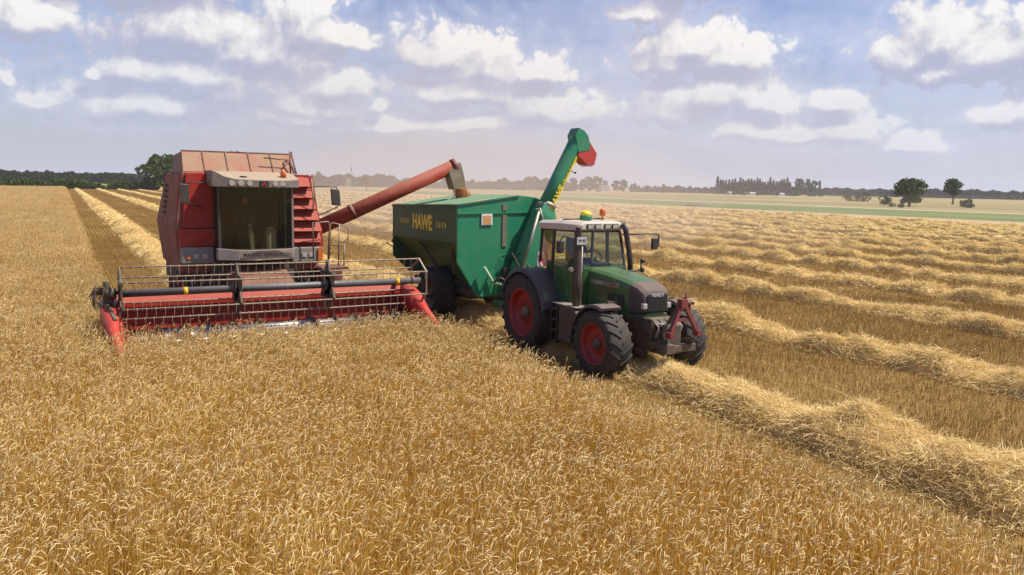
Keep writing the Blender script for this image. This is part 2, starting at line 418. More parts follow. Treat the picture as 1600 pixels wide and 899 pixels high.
# ------------------------------------------------------------------ standing wheat (stuff)
def wheat_patch(name, size, count, seed, fat=1.0, segs=True, hmul=1.0):
    g = np.random.default_rng(seed)
    N = count
    x = g.uniform(-size/2, size/2, N); y = g.uniform(-size/2, size/2, N)
    h = np.clip(g.normal(.66, .10, N), .38, .88)*hmul
    az = g.uniform(0, 2*PI, N)
    az = np.where(g.random(N) < .74, g.normal(-.3, .65, N), az)    # a wind-combed majority
    lean = g.normal(0, .045, N)+.03
    bend = np.clip(np.where(g.random(N) < .38, g.normal(1.95, .5, N), g.normal(.75, .4, N)), .1, 3.0)
    dx, dy = np.cos(az), np.sin(az)
    base = np.stack([x, y, np.zeros(N)], -1)
    ks = np.array([0, .5, 1.]); P = []
    for k in ks:
        hor = lean*h*k**1.6
        P.append(base+np.stack([dx*hor, dy*hor, h*k], -1))
    # neck and ear: an arc with growing angle from the vertical
    ang = np.arctan(lean*1.6)
    cur = P[-1].copy(); arc = []
    neck = g.uniform(.03, .07, N); ear = g.uniform(.062, .092, N)
    nk, ne = 3, (6 if segs else 4)
    for k in range(nk):
        ang = ang+bend*.55/nk; st = neck/nk
        cur = cur+np.stack([dx*np.sin(ang)*st, dy*np.sin(ang)*st, np.cos(ang)*st], -1); arc.append(cur)
    earP = [cur]
    for k in range(ne):
        ang = ang+bend*.45/ne; st = ear/ne
        cur = cur+np.stack([dx*np.sin(ang)*st, dy*np.sin(ang)*st, np.cos(ang)*st], -1); earP.append(cur)
    SP = np.stack(P+arc, 1)
    EP = np.stack(earP, 1)
    tint = g.random(N)
    sv, sq = sweep(SP, .0025*fat, 3)
    prof = np.array([.45, 1., .82, 1.05, .8, .85, .25]) if segs else np.array([.5, 1, 1, .85, .3])
    ev, eq = sweep(EP, .0058*fat*prof[None]*g.uniform(.85, 1.15, (N, 1)), 4)
    ch = [(sv, sq, 0, np.repeat(tint, SP.shape[1]*3)), (ev, eq, 1, np.repeat(tint, EP.shape[1]*4))]
    # dry leaves hanging from the stem
    M = int(N*.45); pick = g.integers(0, N, M)
    z0 = h[pick]*g.uniform(.3, .75, M); a2 = g.uniform(0, 2*PI, M); ll = g.uniform(.08, .2, M)
    LP = []
    for k in range(4):
        t = k/3
        LP.append(np.stack([x[pick]+dx[pick]*lean[pick]*z0+np.cos(a2)*ll*t*.4, y[pick]+dy[pick]*lean[pick]*z0+np.sin(a2)*ll*t*.4, np.maximum(z0+ll*(.35*t-1.1*t*t), .02)], -1))
    LP = np.stack(LP, 1)
    lv, lq = sweep(LP, .0042*fat*np.array([.8, 1, .8, .2])[None], 2)
    ch.append((lv, lq, 0, np.repeat(g.random(M), 8)))
    # awn-like whiskers at the ear tip catch the light
    if segs:
        W = N; tip = EP[:, -1]; d = EP[:, -1]-EP[:, -3]; d /= np.linalg.norm(d, axis=1, keepdims=True)+1e-9
        WP = np.stack([EP[:, 3], tip+g.normal(0, .012, (N, 3))+d*.02, tip+g.normal(0, .02, (N, 3))+d*.05], 1)
        wv, wq = sweep(WP, .0009*fat*np.array([1, .8, .3])[None], 2); ch.append((wv, wq, 1, np.repeat(tint, 6)))
    return np_mesh(name, ch, ['stemmat', 'earmat'])
def instancer(name, pts, rot, scl, idx, templates):
    """one object; its vertices carry the templates"""
    me = bpy.data.meshes.new(name); me.vertices.add(len(pts)); me.vertices.foreach_set('co', pts.astype(np.float32).ravel())
    a = me.attributes.new('rotv', 'FLOAT_VECTOR', 'POINT'); a.data.foreach_set('vector', rot.astype(np.float32).ravel())
    a = me.attributes.new('sclv', 'FLOAT_VECTOR', 'POINT'); a.data.foreach_set('vector', scl.astype(np.float32).ravel())
    a = me.attributes.new('pick', 'INT', 'POINT'); a.data.foreach_set('value', idx.astype(np.int32))
    me.update()
    o = bpy.data.objects.new(name, me); col.objects.link(o)
    ng = bpy.data.node_groups.new(name, 'GeometryNodeTree')
    ng.interface.new_socket('Geometry', in_out='INPUT', socket_type='NodeSocketGeometry')
    ng.interface.new_socket('Geometry', in_out='OUTPUT', socket_type='NodeSocketGeometry')
    N = ng.nodes; L = ng.links
    gi = N.new('NodeGroupInput'); go = N.new('NodeGroupOutput')
    ci = N.new('GeometryNodeJoinGeometry')
    for k, tm in list(enumerate(templates))[::-1]:      # joined in reverse link order: pick index k is template k
        oi = N.new('GeometryNodeObjectInfo'); oi.inputs['Object'].default_value = bpy.data.objects.new('%s_kind_%02d' % (name, k), tm)
        g2 = N.new('GeometryNodeGeometryToInstance'); L.new(oi.outputs['Geometry'], g2.inputs[0]); L.new(g2.outputs[0], ci.inputs[0])
    ip = N.new('GeometryNodeInstanceOnPoints'); ip.inputs['Pick Instance'].default_value = True
    def na(nm, ty):
        x = N.new('GeometryNodeInputNamedAttribute'); x.data_type = ty; x.inputs['Name'].default_value = nm
        return x.outputs['Attribute']
    L.new(gi.outputs[0], ip.inputs['Points']); L.new(ci.outputs[0], ip.inputs['Instance'])
    L.new(na('pick', 'INT'), ip.inputs['Instance Index'])
    e2r = N.new('FunctionNodeEulerToRotation'); L.new(na('rotv', 'FLOAT_VECTOR'), e2r.inputs[0])
    L.new(e2r.outputs[0], ip.inputs['Rotation']); L.new(na('sclv', 'FLOAT_VECTOR'), ip.inputs['Scale'])
    L.new(ip.outputs[0], go.inputs[0])
    md = o.modifiers.new('scatter', 'NODES'); md.node_group = ng
    return o
def grid_pts(x0, x1, y0, y1, s, margin, dmin=0., dmax=1e9):
    nx = max(1, int(round((x1-x0)/s))); ny = max(1, int(round((y1-y0)/s)))
    xs = x0+(np.arange(nx)+.5)*(x1-x0)/nx; ys = y0+(np.arange(ny)+.5)*(y1-y0)/ny
    X, Y = np.meshgrid(xs, ys); X = X.ravel(); Y = Y.ravel()
    k = infrustum(X, Y, margin); D = np.hypot(X, Y)
    k &= (D >= dmin) & (D < dmax)
    return X[k], Y[k]
HEADER_Y = 18.35
def wheat():
    near = [wheat_patch('wheat_near_%d' % k, .70, 128, 100+k) for k in range(10)]
    mid = [wheat_patch('wheat_mid_%d' % k, 1.1, 300, 200+k, 1.2, False) for k in range(6)]
    far = [wheat_patch('wheat_far_%d' % k, 2.2, 500, 300+k, 2.0, False) for k in range(5)]
    T = near+mid+far
    PX = []; PY = []; PI_ = []
    for (x0, x1, y0, y1, s, lo, n, d0, d1) in (
            (-6, 1.0, 2.6, HEADER_Y, .6, 0, 10, 0, 99), (1.0, 7.85, 2.2, HEADER_Y, .6, 0, 10, 0, 99),
            (-6, .95, HEADER_Y, 34.55, .6, 0, 10, 0, 99), (-16, .95, 34.55, 90.65, 1.02, 10, 6, 0, 999), (-40, .95, 90.65, 316.6, 2.05, 16, 5, 0, 999)):
        x, y = grid_pts(x0, x1, y0, y1, s, 3.0)
        PX.append(x); PY.append(y); PI_.append(lo+rng.integers(0, n, len(x)))
    x = np.concatenate(PX); y = np.concatenate(PY); i = np.concatenate(PI_)
    n = len(x)
    rot = np.zeros((n, 3)); rot[:, 2] = rng.normal(0, .3, n)
    rot[:, 0] = .30*(vnoise(x*.7, y*.7, 21)-.5); rot[:, 1] = .34*(vnoise(x*.6+9, y*.6, 22)-.5)+.05
    hz = .86+.22*vnoise(x*.3, y*.3, 3)+.14*vnoise(x*1.3, y*1.3, 13)+.03*rng.standard_normal(n)
    scl = np.stack([np.ones(n), np.ones(n), hz], -1)
    pts = np.stack([x, y, np.full(n, .004)], -1)
    o = instancer('wheat_crop', pts, rot, scl, i, T)
    tag(o, 'ripe golden wheat standing uncut with nodding ears', 'wheat', kind='stuff')
    return n
wheat()

# ------------------------------------------------------------------ stubble (stuff)
def stubble_patch(name, size, seed, per_row, row, fat=1.):
    g = np.random.default_rng(seed)
    rows = int(round(size/row)); N = rows*per_row
    x = (np.repeat(np.arange(rows), per_row)+.5)*row-size/2+g.normal(0, row*.16, N)
    y = g.uniform(-size/2, size/2, N); h = g.uniform(.07, .17, N)
    a = g.uniform(0, 2*PI, N); ln = g.normal(0, .25, N)
    P = np.stack([np.stack([x+np.cos(a)*ln*h*t, y+np.sin(a)*ln*h*t, h*t], -1) for t in (0, .6, 1.)], 1)
    v, q = sweep(P, .0028*fat, 3)
    ch = [(v, q, 0, np.repeat(g.random(N), 9))]
    M = int(size*size*45); a = g.uniform(0, 2*PI, M); l = g.uniform(.1, .35, M)
    x = g.uniform(-size/2, size/2, M); y = g.uniform(-size/2, size/2, M); z = g.uniform(.02, .12, M)
    P = np.stack([np.stack([x+np.cos(a)*l*t, y+np.sin(a)*l*t, z+g.normal(0, .02, M)], -1) for t in (-.5, 0, .5)], 1)
    v, q = sweep(P, .003*fat, 2, np.array([0, 0, 1.])+g.normal(0, .4, (M, 1, 3)))
    ch.append((v, q, 0, np.repeat(.4+.6*g.random(M), 6)))
    return np_mesh(name, ch, ['stubmat'])
def stubble():
    T = [stubble_patch('stubble_%d' % k, 1.0, 500+k, 36, .125) for k in range(6)]+[stubble_patch('stubble_w_%d' % k, 2.0, 600+k, 44, .25, 2.) for k in range(4)]
    PX = []; PY = []; PI_ = []
    for (x0, x1, y0, y1, s, lo, n, d0, d1) in ((7.9, 40, 2, 40, 1., 0, 6, 0, 34), (7.9, 112, 0, 110, 2., 6, 4, 34, 100), (1.2, 7.9, 18.8, 60, 1., 0, 6, 0, 60), (1.2, 7.9, 60, 316, 2., 6, 4, 0, 400), (7.9, 32, 90, 316, 2., 6, 4, 100, 400)):
        x, y = grid_pts(x0, x1, y0, y1, s, 2., d0, d1); PX.append(x); PY.append(y); PI_.append(lo+rng.integers(0, n, len(x)))
    x = np.concatenate(PX); y = np.concatenate(PY); i = np.concatenate(PI_); n = len(x)
    rot = np.zeros((n, 3)); rot[:, 2] = rng.integers(0, 2, n)*PI
    scl = np.stack([np.ones(n), np.ones(n), .8+.5*vnoise(x*.3, y*.3, 5)], -1)
    o = instancer('stubble', np.stack([x, y, np.full(n, .004)], -1), rot, scl, i, T)
    tag(o, 'short cut straw stubble in drilled rows on the brown field', 'stubble', kind='stuff')
stubble()

# ------------------------------------------------------------------ straw rows left by the combine
def swath(Xc, y0, y1, seed, label, group='rows of loose straw'):
    g = np.random.default_rng(seed)
    W = .88 if Xc < 12 else (.76 if Xc < 20 else .62); Hh = .37 if Xc < 12 else .33
    # y stations, finer near the camera
    ys = [y0]
    while ys[-1] < y1: ys.append(ys[-1]+min(max(.09, math.hypot(Xc, ys[-1])*.006), 1.0))
    ys = np.array(ys); xs = np.linspace(-1, 1, 23)
    U, Y = np.meshgrid(xs, ys)
    wv = W*(.86+.34*vnoise(np.full_like(Y, seed*.7), Y*.45, seed))
    off = (vnoise(np.full_like(Y, 3.3+seed), Y*.22, seed+9)-.5)*.34
    X = Xc+off+U*wv
    def height(X, Y, U):
        big = .30+1.35*vnoise(X*.6+seed, Y*.75, seed+1)
        med = vnoise(X*1.9+seed, Y*1.9, seed+2); fin = vnoise(X*7+seed, Y*7, seed+3)
        env = np.clip(1-np.abs(U)**2.3, 0, 1)**.75
        return env*(Hh*big+.30*(med-.42)+.09*(fin-.5))
    Z = height(X, Y, U)-.01
    nv = X.size; idx = np.arange(nv).reshape(X.shape)
    q = np.stack([idx[:-1, :-1], idx[:-1, 1:], idx[1:, 1:], idx[1:, :-1]], -1).reshape(-1, 4)
    V = np.stack([X, Y, Z], -1).reshape(-1, 3)
    ch = [(V, q, 0, .25+.35*vnoise(V[:, 0]*5, V[:, 1]*5, seed+4))]
    # loose straws over it: dense near, fewer and coarser far away
    for (d0, d1, dens, wid, L0, L1) in ((0, 20, 2100, .0028, .14, .46), (20, 36, 1000, .0038, .2, .5), (36, 75, 260, .007, .25, .6), (75, 170, 30, .02, .3, .9)):
        a = max(y0, math.sqrt(max(d0*d0-Xc*Xc, 0)) if d0 > Xc else y0); b = min(y1, math.sqrt(d1*d1-Xc*Xc)) if d1 > Xc else a
        if b <= a: continue
        n = int((b-a)*2*W*dens)
        y = g.uniform(a, b, n); u = np.where(g.random(n) < .55, np.clip(g.normal(0, .5, n), -1.1, 1.1), np.sign(g.random(n)-.45)*g.uniform(.5, 1.14, n))
        w_ = W*(.86+.34*vnoise(np.full(n, seed*.7), y*.45, seed)); o_ = (vnoise(np.full(n, 3.3+seed), y*.22, seed+9)-.5)*.34
        x = Xc+o_+u*w_
        z = np.maximum(height(x, y, u), 0)+g.gamma(1.6, .018, n)
        az = np.where(g.random(n) < .45, PI/2+g.normal(0, .5, n), g.uniform(0, 2*PI, n)); el = g.normal(0, .22, n)+(g.random(n) < .06)*g.uniform(.2, .9, n)
        l = g.uniform(L0, L1, n); d = np.stack([np.cos(az)*np.cos(el), np.sin(az)*np.cos(el), np.sin(el)], -1)
        c = np.stack([x, y, z], -1); k = g.normal(0, .14, (n, 3))*l[:, None]; k[:, 2] -= l*.06
        P = np.stack([c+d*(t*l)[:, None]+k*(4*t*t) for t in (-.5, -.17, .17, .5)], 1)
        P[:, :, 2] = np.maximum(P[:, :, 2], .01)
        v, qq = sweep(P, wid*g.uniform(.7, 1.3, (n, 1)), 2, np.array([0, 0, 1.])+g.normal(0, .6, (n, 1, 3)))
        ch.append((v, qq, 0, np.repeat(np.clip(g.beta(2, 1.6, n), 0, 1), 8)))
    me = np_mesh('straw_row', ch, ['strawmat'])
    o = link('straw_row', me)
    tag(o, label, 'straw row', group)
SW = [(4.3, 28.6, 'broad straw row behind the combine, beside the uncut wheat'),
      (11.05, 2.6, 'thick nearest straw row in front of the tractor along the wheat edge'),
      (17.55, 6.0, 'straw row just past the tractor, second from the wheat edge'),
      (24.2, 9.0, 'straw row third from the wheat edge on the stubble'),
      (30.9, 12., 'straw row fourth from the wheat edge on the stubble'),
      (37.6, 15., 'straw row fifth from the wheat edge on the stubble')]
for k, (xc, y0, lb) in enumerate(SW): swath(xc, y0, 316, 11+k, lb)
for k in range(6, 17):
    xc = 37.6+6.7*(k-5)
    swath(xc, xc*.42, 316, 11+k, 'thin far straw row on the stubble, merging with its neighbours towards the pale field strip', 'far rows of loose straw')
# ------------------------------------------------------------------ wheels
def tyre_mesh(c, Rr, w, n, seed=0):
    m = MB(); h = w/2
    prof = [(-.44*w, .60*Rr), (-.50*w, .66*Rr), (-.53*w, .78*Rr), (-.49*w, .90*Rr), (-.40*w, .942*Rr), (-.2*w, .957*Rr), (0, .96*Rr)]
    prof = prof+[(-a, b) for a, b in prof[:-1][::-1]]
    m.lathe(prof, c, 'x', 48, caps=False)
    for sgn in (-1, 1):
        for k in range(n):
            t0 = 2*PI*(k+(.5 if sgn > 0 else 0))/n
            rings = []
            for (fx, dt, ri, ro, tw) in ((.02, 0., .94, 1.0, .034), (.22, .10, .94, 1.0, .038), (.40, .19, .925, .992, .044), (.53, .25, .86, .955, .05)):
                x = c[0]+sgn*fx*w; t = t0-dt*1.15
                ring = []
                for (rr, tt) in ((ri, -tw*1.3), (ro, -tw*.75), (ro, tw*.75), (ri, tw*1.3)):
                    ring.append((x, c[1]+Rr*rr*math.cos(t+tt), c[2]+Rr*rr*math.sin(t+tt)))
                rings.append(ring)
            m.loft(rings)
    return m
def wheel(root, c, Rr, w, side, rimmat, n=20, hub=.16, bolts=8):
    """side -1: outer face towards -x. The wheel disc is the part; tyre and hub are its pieces"""
    m = MB(); s = side
    prof = [(s*.47*w, .62*Rr), (s*.44*w, .575*Rr), (s*.30*w, .55*Rr), (s*.16*w, .52*Rr), (s*.12*w, .30*Rr), (s*.20*w, .20*Rr), (s*.20*w, .06*Rr)]
    back = [(-s*.47*w, .62*Rr), (s*.05*w, .60*Rr)]
    m.lathe(back[::-1][1:]+[(0, .605*Rr)]+prof, c, 'x', 40)
    o = m.build('wheel', rimmat, root)
    tyre_mesh(c, Rr, w, n).build('tyre', 'rubber', o)
    hb = MB(); hb.lathe([(s*.18*w, .17*Rr), (s*.32*w, .15*Rr), (s*.34*w, .10*Rr), (s*.40*w, .08*Rr)], c, 'x', 24)
    for k in range(bolts):
        t = 2*PI*k/bolts
        hb.lathe([(s*.19*w, .022*Rr), (s*.25*w, .022*Rr)], (c[0], c[1]+.24*Rr*math.cos(t), c[2]+.24*Rr*math.sin(t)), 'x', 6)
    hb.build('hub', 'rimdark', o)
    return o

# ------------------------------------------------------------------ people
def person(name, label, loc, yaw, cloth, scale=1.):
    """seated figure facing -y, hands forward; hip at loc"""
    J = {'hip': (0, 0, 0), 'waist': (0, .01, .17), 'chest': (0, .02, .36), 'neck0': (0, .03, .50), 'neck': (0, .015, .57)}
    E = [('hip', 'waist'), ('waist', 'chest'), ('chest', 'neck0'), ('neck0', 'neck')]
    rad = {'hip': .15, 'waist': .135, 'chest': .15, 'neck0': .10, 'neck': .055}
    for s, q in ((-1, 'a'), (1, 'b')):
        J.update({'sh'+q: (s*.18, .03, .46), 'el'+q: (s*.25, -.10, .22), 'wr'+q: (s*.16, -.36, .27), 'pm'+q: (s*.14, -.43, .29),
                  'hp'+q: (s*.10, -.02, -.02), 'kn'+q: (s*.14, -.44, .04), 'an'+q: (s*.14, -.52, -.38), 'ft'+q: (s*.15, -.70, -.42)})
        rad.update({'sh'+q: .072, 'el'+q: .048, 'wr'+q: .032, 'pm'+q: .036, 'hp'+q: .10, 'kn'+q: .068, 'an'+q: .045, 'ft'+q: .04})
        E += [('chest', 'sh'+q), ('sh'+q, 'el'+q), ('el'+q, 'wr'+q), ('wr'+q, 'pm'+q), ('hip', 'hp'+q), ('hp'+q, 'kn'+q), ('kn'+q, 'an'+q), ('an'+q, 'ft'+q)]
        for f in range(5):
            if f < 4: a = (s*(.105+.022*f), -.49-.006*(1.5-abs(f-1.5)), .30); b = (s*(.105+.022*f), -.505, .262)
            else: a = (s*.095, -.43, .315); b = (s*.075, -.465, .31)
            J['f%d%s' % (f, q)] = a; J['g%d%s' % (f, q)] = b; rad['f%d%s' % (f, q)] = .0095; rad['g%d%s' % (f, q)] = .008
            E += [('pm'+q, 'f%d%s' % (f, q)), ('f%d%s' % (f, q), 'g%d%s' % (f, q))]
    ks = list(J); me = bpy.data.meshes.new('person')
    Rz = Matrix.Rotation(yaw, 3, 'Z')
    me.from_pydata([tuple(Rz @ (Vector(J[k])*scale)) for k in ks], [(ks.index(a), ks.index(b)) for a, b in E], [])
    o = bpy.data.objects.new(name, me); col.objects.link(o); o.location = loc
    md = o.modifiers.new('skin', 'SKIN'); md.use_smooth_shade = True
    if not me.skin_vertices: me.attributes.new('x', 'FLOAT', 'POINT')
    sv = me.skin_vertices[0].data if me.skin_vertices else None
    if sv:
        for k, v in zip(ks, sv): v.radius = (rad[k]*scale, rad[k]*scale)
        sv[0].use_root = True
    o.modifiers.new('sub', 'SUBSURF').render_levels = 1
    me.materials.append(MT[cloth])
    tag(o, label, 'person')
    def pt(p): return Vector(loc)+Rz @ (Vector(p)*scale)
    hd = MB(); hd.sphere(pt((0, -.01, .70)), (.078*scale, .098*scale, .118*scale), 10)
    hd.sphere(pt((0, -.105, .69)), (.013, .02, .022), 6)
    for s in (-1, 1): hd.sphere(pt((s*.08, .0, .695)), (.012, .022, .032), 6)
    hd.build('head', 'skin', o)
    hr = MB(); hr.sphere(pt((0, .014, .735)), (.086*scale, .098*scale, .10*scale), 10); hr.build('hair', 'hair', o)
    for s in (-1, 1): MB().sphere(pt((s*.032, -.098, .712)), (.011, .008, .008), 6).build('eye', 'letterdark', o)
    MB().sphere(pt((0, -.10, .645)), (.024, .008, .006), 6).build('mouth', 'letterred', o)

    for s in (-1, 1):
        hn = MB(); hn.sphere(pt((s*.14, -.445, .292)), (.034, .045, .026), 6); hn.build('hand', 'skin', o)
    return o

# ------------------------------------------------------------------ combine harvester
def combine():
    XC = 4.48
    root = thing('combine_harvester', 'dusty red combine harvester with wide reel cutting into the wheat', 'combine harvester', (XC, 23.5, 0))
    # body hull
    def sec(y, k=1., dz=0., taper=0.):
        P = [(2.66+taper, 1.62), (2.56+taper*.6, 2.80), (2.74+taper, 4.30), (6.22-taper, 4.30), (6.40-taper*.6, 2.80), (6.32-taper, 1.62)]
        return [(x, y, z+dz*(1 if i in (2, 3) else 0)) for i, (x, z) in enumerate(P)]
    b = MB()
    for xa, xb, xc, xd in ((2.66, 2.56, 2.74, 3.46), (6.32, 6.40, 6.22, 5.50)):
        b.loft([[(xa, y, 1.62), (xb, y, 2.80), (xc, y, 4.30), (xd, y, 4.30), (xd, y, 1.62)] for y in (22.42, 23.07)])
    b.loft([sec(23.06), sec(25.9, dz=-.02), sec(27.9, dz=-.75, taper=.10), sec(29.2, dz=-1.45, taper=.3)])
    body = b.build('body', 'red_dusty', root, bevel=.03)
    # side shields: panel joints and louvres on the shaded flank
    def sx(z): return 2.56+(2.66-2.56)*(2.8-z)/1.18 if z < 2.8 else 2.56+(z-2.8)/1.5*.18
    sh = MB()
    for (y0, y1, z0, z1) in ((22.5, 24.4, 1.66, 2.76), (24.44, 26.6, 1.66, 2.76), (22.5, 24.4, 2.84, 4.22), (24.44, 25.86, 2.84, 4.2)):
        sh.hexa([(sx(z0)-.022, y0, z0), (sx(z0)-.022, y1, z0), (sx(z1)-.022, y1, z1), (sx(z1)-.022, y0, z1)],
                [(sx(z0)+.03, y0, z0), (sx(z0)+.03, y1, z0), (sx(z1)+.03, y1, z1), (sx(z1)+.03, y0, z1)])
    sh.build('side_panel', 'red_dusty', root, bevel=.012)
    lv = MB()
    for k in range(6):
        z = 3.10+.155*k
        lv.hexa([(sx(z)-.034, 24.75, z), (sx(z)-.034, 25.55, z), (sx(z+.09)-.034, 25.55, z+.09), (sx(z+.09)-.034, 24.75, z+.09)],
                [(sx(z), 24.75, z), (sx(z), 25.55, z), (sx(z+.09), 25.55, z+.09), (sx(z+.09), 24.75, z+.09)])
    lv.build('air_louvre', 'cloth', root)
    # front panel left of cab: tall sheet with a slanted upper edge, and a lower locker
    m = MB(); m.loft([[(2.70, 22.40, 2.82), (3.50, 22.40, 2.82), (3.50, 22.40, 4.30), (2.84, 22.40, 4.30)], [(2.70, 22.34, 2.82), (3.50, 22.34, 2.82), (3.50, 22.34, 4.28), (2.84, 22.34, 4.28)]])
    m.build('front_panel', 'red', root, bevel=.012)
    m = MB(); m.box(2.62, 3.50, 22.22, 22.42, 2.34, 2.80); m.build('locker', 'red', root, bevel=.02)
    m = MB(); m.box(2.64, 3.46, 22.12, 22.5, 1.90, 2.33); lb = m.build('lamp_box', 'trimgrey', root, bevel=.03)
    m = MB(); m.lathe([(-.02, .045), (0, .05)], (2.82, 22.11, 2.07), 'y', 12); m.build('indicator', 'amber', lb)
    for x in (3.0, 3.22): MB().box(x-.07, x+.07, 22.095, 22.119, 2.03, 2.15).build('headlight', 'lampdim', lb, bevel=.01)
    m = MB(); m.box(5.52, 6.34, 22.12, 22.5, 1.86, 2.28); rb = m.build('lamp_box', 'trimgrey', root, bevel=.03)
    m = MB(); m.box(6.24, 6.37, 22.08, 22.2, 1.90, 2.24); m.build('indicator', 'orange', rb)
    for x in (5.85, 6.05): MB().box(x-.07, x+.07, 22.095, 22.119, 2.0, 2.12).build('headlight', 'lampdim', rb, bevel=.01)
    # stepped red panel right of cab
    m = MB()
    prof = [(22.42, 2.3)]
    z = 2.32
    m.prism([(5.52, 2.28), (6.40, 2.28), (6.34, 2.75), (5.95, 4.30), (5.52, 4.30)], 'y', 22.38, 22.44)
    for k in range(6):
        z0 = 2.42+.31*k; x1 = 6.36-max(0, z0-2.75)*.25; x0 = 5.58
        m.hexa([(x0, 22.10, z0), (x1, 22.10, z0), (x1, 22.14, z0+.035), (x0, 22.14, z0+.035)], [(x0, 22.37, z0), (x1, 22.37, z0), (x1, 22.37, z0+.27), (x0, 22.37, z0+.27)])
    m.build('stepped_panel', 'red', root, bevel=.008)
    m = MB(); m.bar((6.42, 22.4, 2.28), (6.37, 22.4, 2.8), .1, .12); m.bar((6.37, 22.4, 2.8), (6.02, 22.4, 4.3), .1, .12); m.build('corner_post', 'red', root, bevel=.01)
    # grain tank extension
    m = MB()
    m.hexa([(2.80, 22.55, 4.32), (5.74, 22.55, 4.32), (5.70, 23.05, 4.86), (2.84, 23.05, 4.86)], [(2.80, 22.61, 4.32), (5.74, 22.61, 4.32), (5.70, 23.11, 4.86), (2.84, 23.11, 4.86)])
    tk = m.build('tank_extension', 'red_tank', root)
    m = MB(); m.add([(2.80, 22.55, 4.32), (2.84, 23.05, 4.86), (2.86, 24.9, 4.80), (2.80, 24.9, 4.30)], [(0, 1, 2, 3)]); m.add([(5.74, 22.55, 4.32), (5.70, 23.05, 4.86), (5.70, 24.9, 4.80), (5.74, 24.9, 4.30)], [(0, 1, 2, 3)])
    m.hexa([(2.80, 24.9, 4.30), (5.74, 24.9, 4.30), (5.70, 24.9, 4.80), (2.86, 24.9, 4.80)], [(2.80, 24.95, 4.30), (5.74, 24.95, 4.30), (5.70, 24.95, 4.80), (2.86, 24.95, 4.80)])
    m.build('tank_side', 'darkred', tk)  # darker red than the front sheet: shadow-side shade put into the colour
    m = MB()
    for x in (3.35, 3.95, 4.55, 5.15): m.bar((x, 22.54, 4.33), (x+.0, 23.05, 4.88), .03, .03)
    m.bar((2.82, 23.06, 4.875), (5.72, 23.06, 4.875), .04, .035)
    m.build('tank_rib', 'darkred', tk)
    m = MB(); m.tube([(5.60, 22.5, 4.32), (5.62, 22.6, 4.75), (5.64, 22.7, 4.93), (5.70, 22.8, 4.93), (5.74, 22.7, 4.6), (5.76, 22.5, 4.32)], .025, 8)
    m.tube([(4.9, 22.62, 4.74), (5.62, 22.6, 4.70)], .02, 6); m.tube([(5.6, 22.5, 4.72), (5.30, 22.35, 4.42)], .018, 6)
    m.build('tank_rail', 'darkred', root)
    # cab
    cf = 21.5
    m = MB(); m.box(3.50, 5.47, 21.62, 23.0, 2.05, 2.16); cab = m.build('cab', 'interior', root)
    m = MB(); m.box(3.50, 5.47, 22.95, 23.02, 2.0, 4.02); m.box(3.5, 3.56, 22.3, 22.95, 2.16, 4.0); m.box(5.41, 5.47, 22.3, 22.95, 2.16, 4.0); m.build('rear_wall', 'interior', cab)
    # front glass, gently bowed
    rings = []
    n = 9
    def bow(t): return cf+.16*(2*t-1)**2
    m = MB(); vs = []; fs = []
    for k in range(n):
        t = k/(n-1); vs += [(3.575+t*1.80, bow(t), 2.31), (3.575+t*1.80, bow(t)-.02, 3.97)]
    for k in range(n-1): fs.append((2*k, 2*k+2, 2*k+3, 2*k+1))
    m.add(vs, fs, 0, True); m.build('windscreen', 'glassc', cab)
    for x in (3.50, 5.46):
        MB().add([(x, 21.72, 2.31), (x, 22.3, 2.31), (x, 22.3, 3.97), (x, 21.72, 3.97)], [(0, 1, 2, 3)]).build('side_window', 'glassc', cab)
    for (x, w_, pm) in ((3.49, .09, 'black'), (5.40, .06, 'cabgrey')):
        MB().box(x, x+w_, 21.66, 21.76, 2.28, 3.98).build('cab_pillar', pm, cab, bevel=.015)
    MB().box(3.485, 3.555, 22.22, 22.32, 2.28, 3.98).build('cab_pillar', 'black', cab)
    m = MB(); m.loft([[(3.46+i*.0+t*2.01, bow(t)-.04, z) for (t, z) in ((0, 2.02), (.25, 2.01), (.5, 2.0), (.75, 2.01), (1, 2.02), (1, 2.29), (.75, 2.28), (.5, 2.275), (.25, 2.28), (0, 2.33))] for i in (0,)]+
                     [[(3.46+t*2.01, 21.9, z) for (t, z) in ((0, 2.02), (.25, 2.01), (.5, 2.0), (.75, 2.01), (1, 2.02), (1, 2.29), (.75, 2.28), (.5, 2.275), (.25, 2.28), (0, 2.33))]])
    bb = m.build('front_bar', 'trimgrey', root, bevel=.012)
    lettering('MASSEY FERGUSON', .125, (4.70, 21.447, 2.155), (1, 0, 0), (0, 0, 1), 'letterdark', bb, sx=1.15)
    # roof: lamp visor at the front, dusty sloping top
    m = MB()
    xs = [3.34, 3.42, 3.62, 3.9, 4.45, 5.0, 5.3, 5.5, 5.58]
    zs = [4.36, 4.34, 4.22, 4.15, 4.13, 4.13, 4.14, 4.16, 4.16]
    prev = []
    for x, z in zip(xs, zs):
        e = .18*((x-4.46)/1.12)**2
        prev.append([(x, 21.34+e, 3.93), (x, 21.33+e, z), (x, 22.15, max(z, 4.30)), (x, 22.75, 4.37), (x, 23.05, 4.33), (x, 23.05, 4.02)])
    m.loft(prev); rf = m.build('cab_roof', 'cabgrey', root, bevel=.02)
    for x in (3.82, 4.04, 4.26, 4.92, 5.12):
        e = .18*((x-4.46)/1.12)**2
        MB().lathe([(-.012, .07), (.015, .075)], (x, 21.335+e, 4.04), 'y', 16).build('work_lamp', 'lampdim', rf)
    MB().box(4.50, 4.74, 21.318, 21.345, 3.97, 4.11).build('emblem_plate', 'letterdark', rf, bevel=.01)
    m = MB()
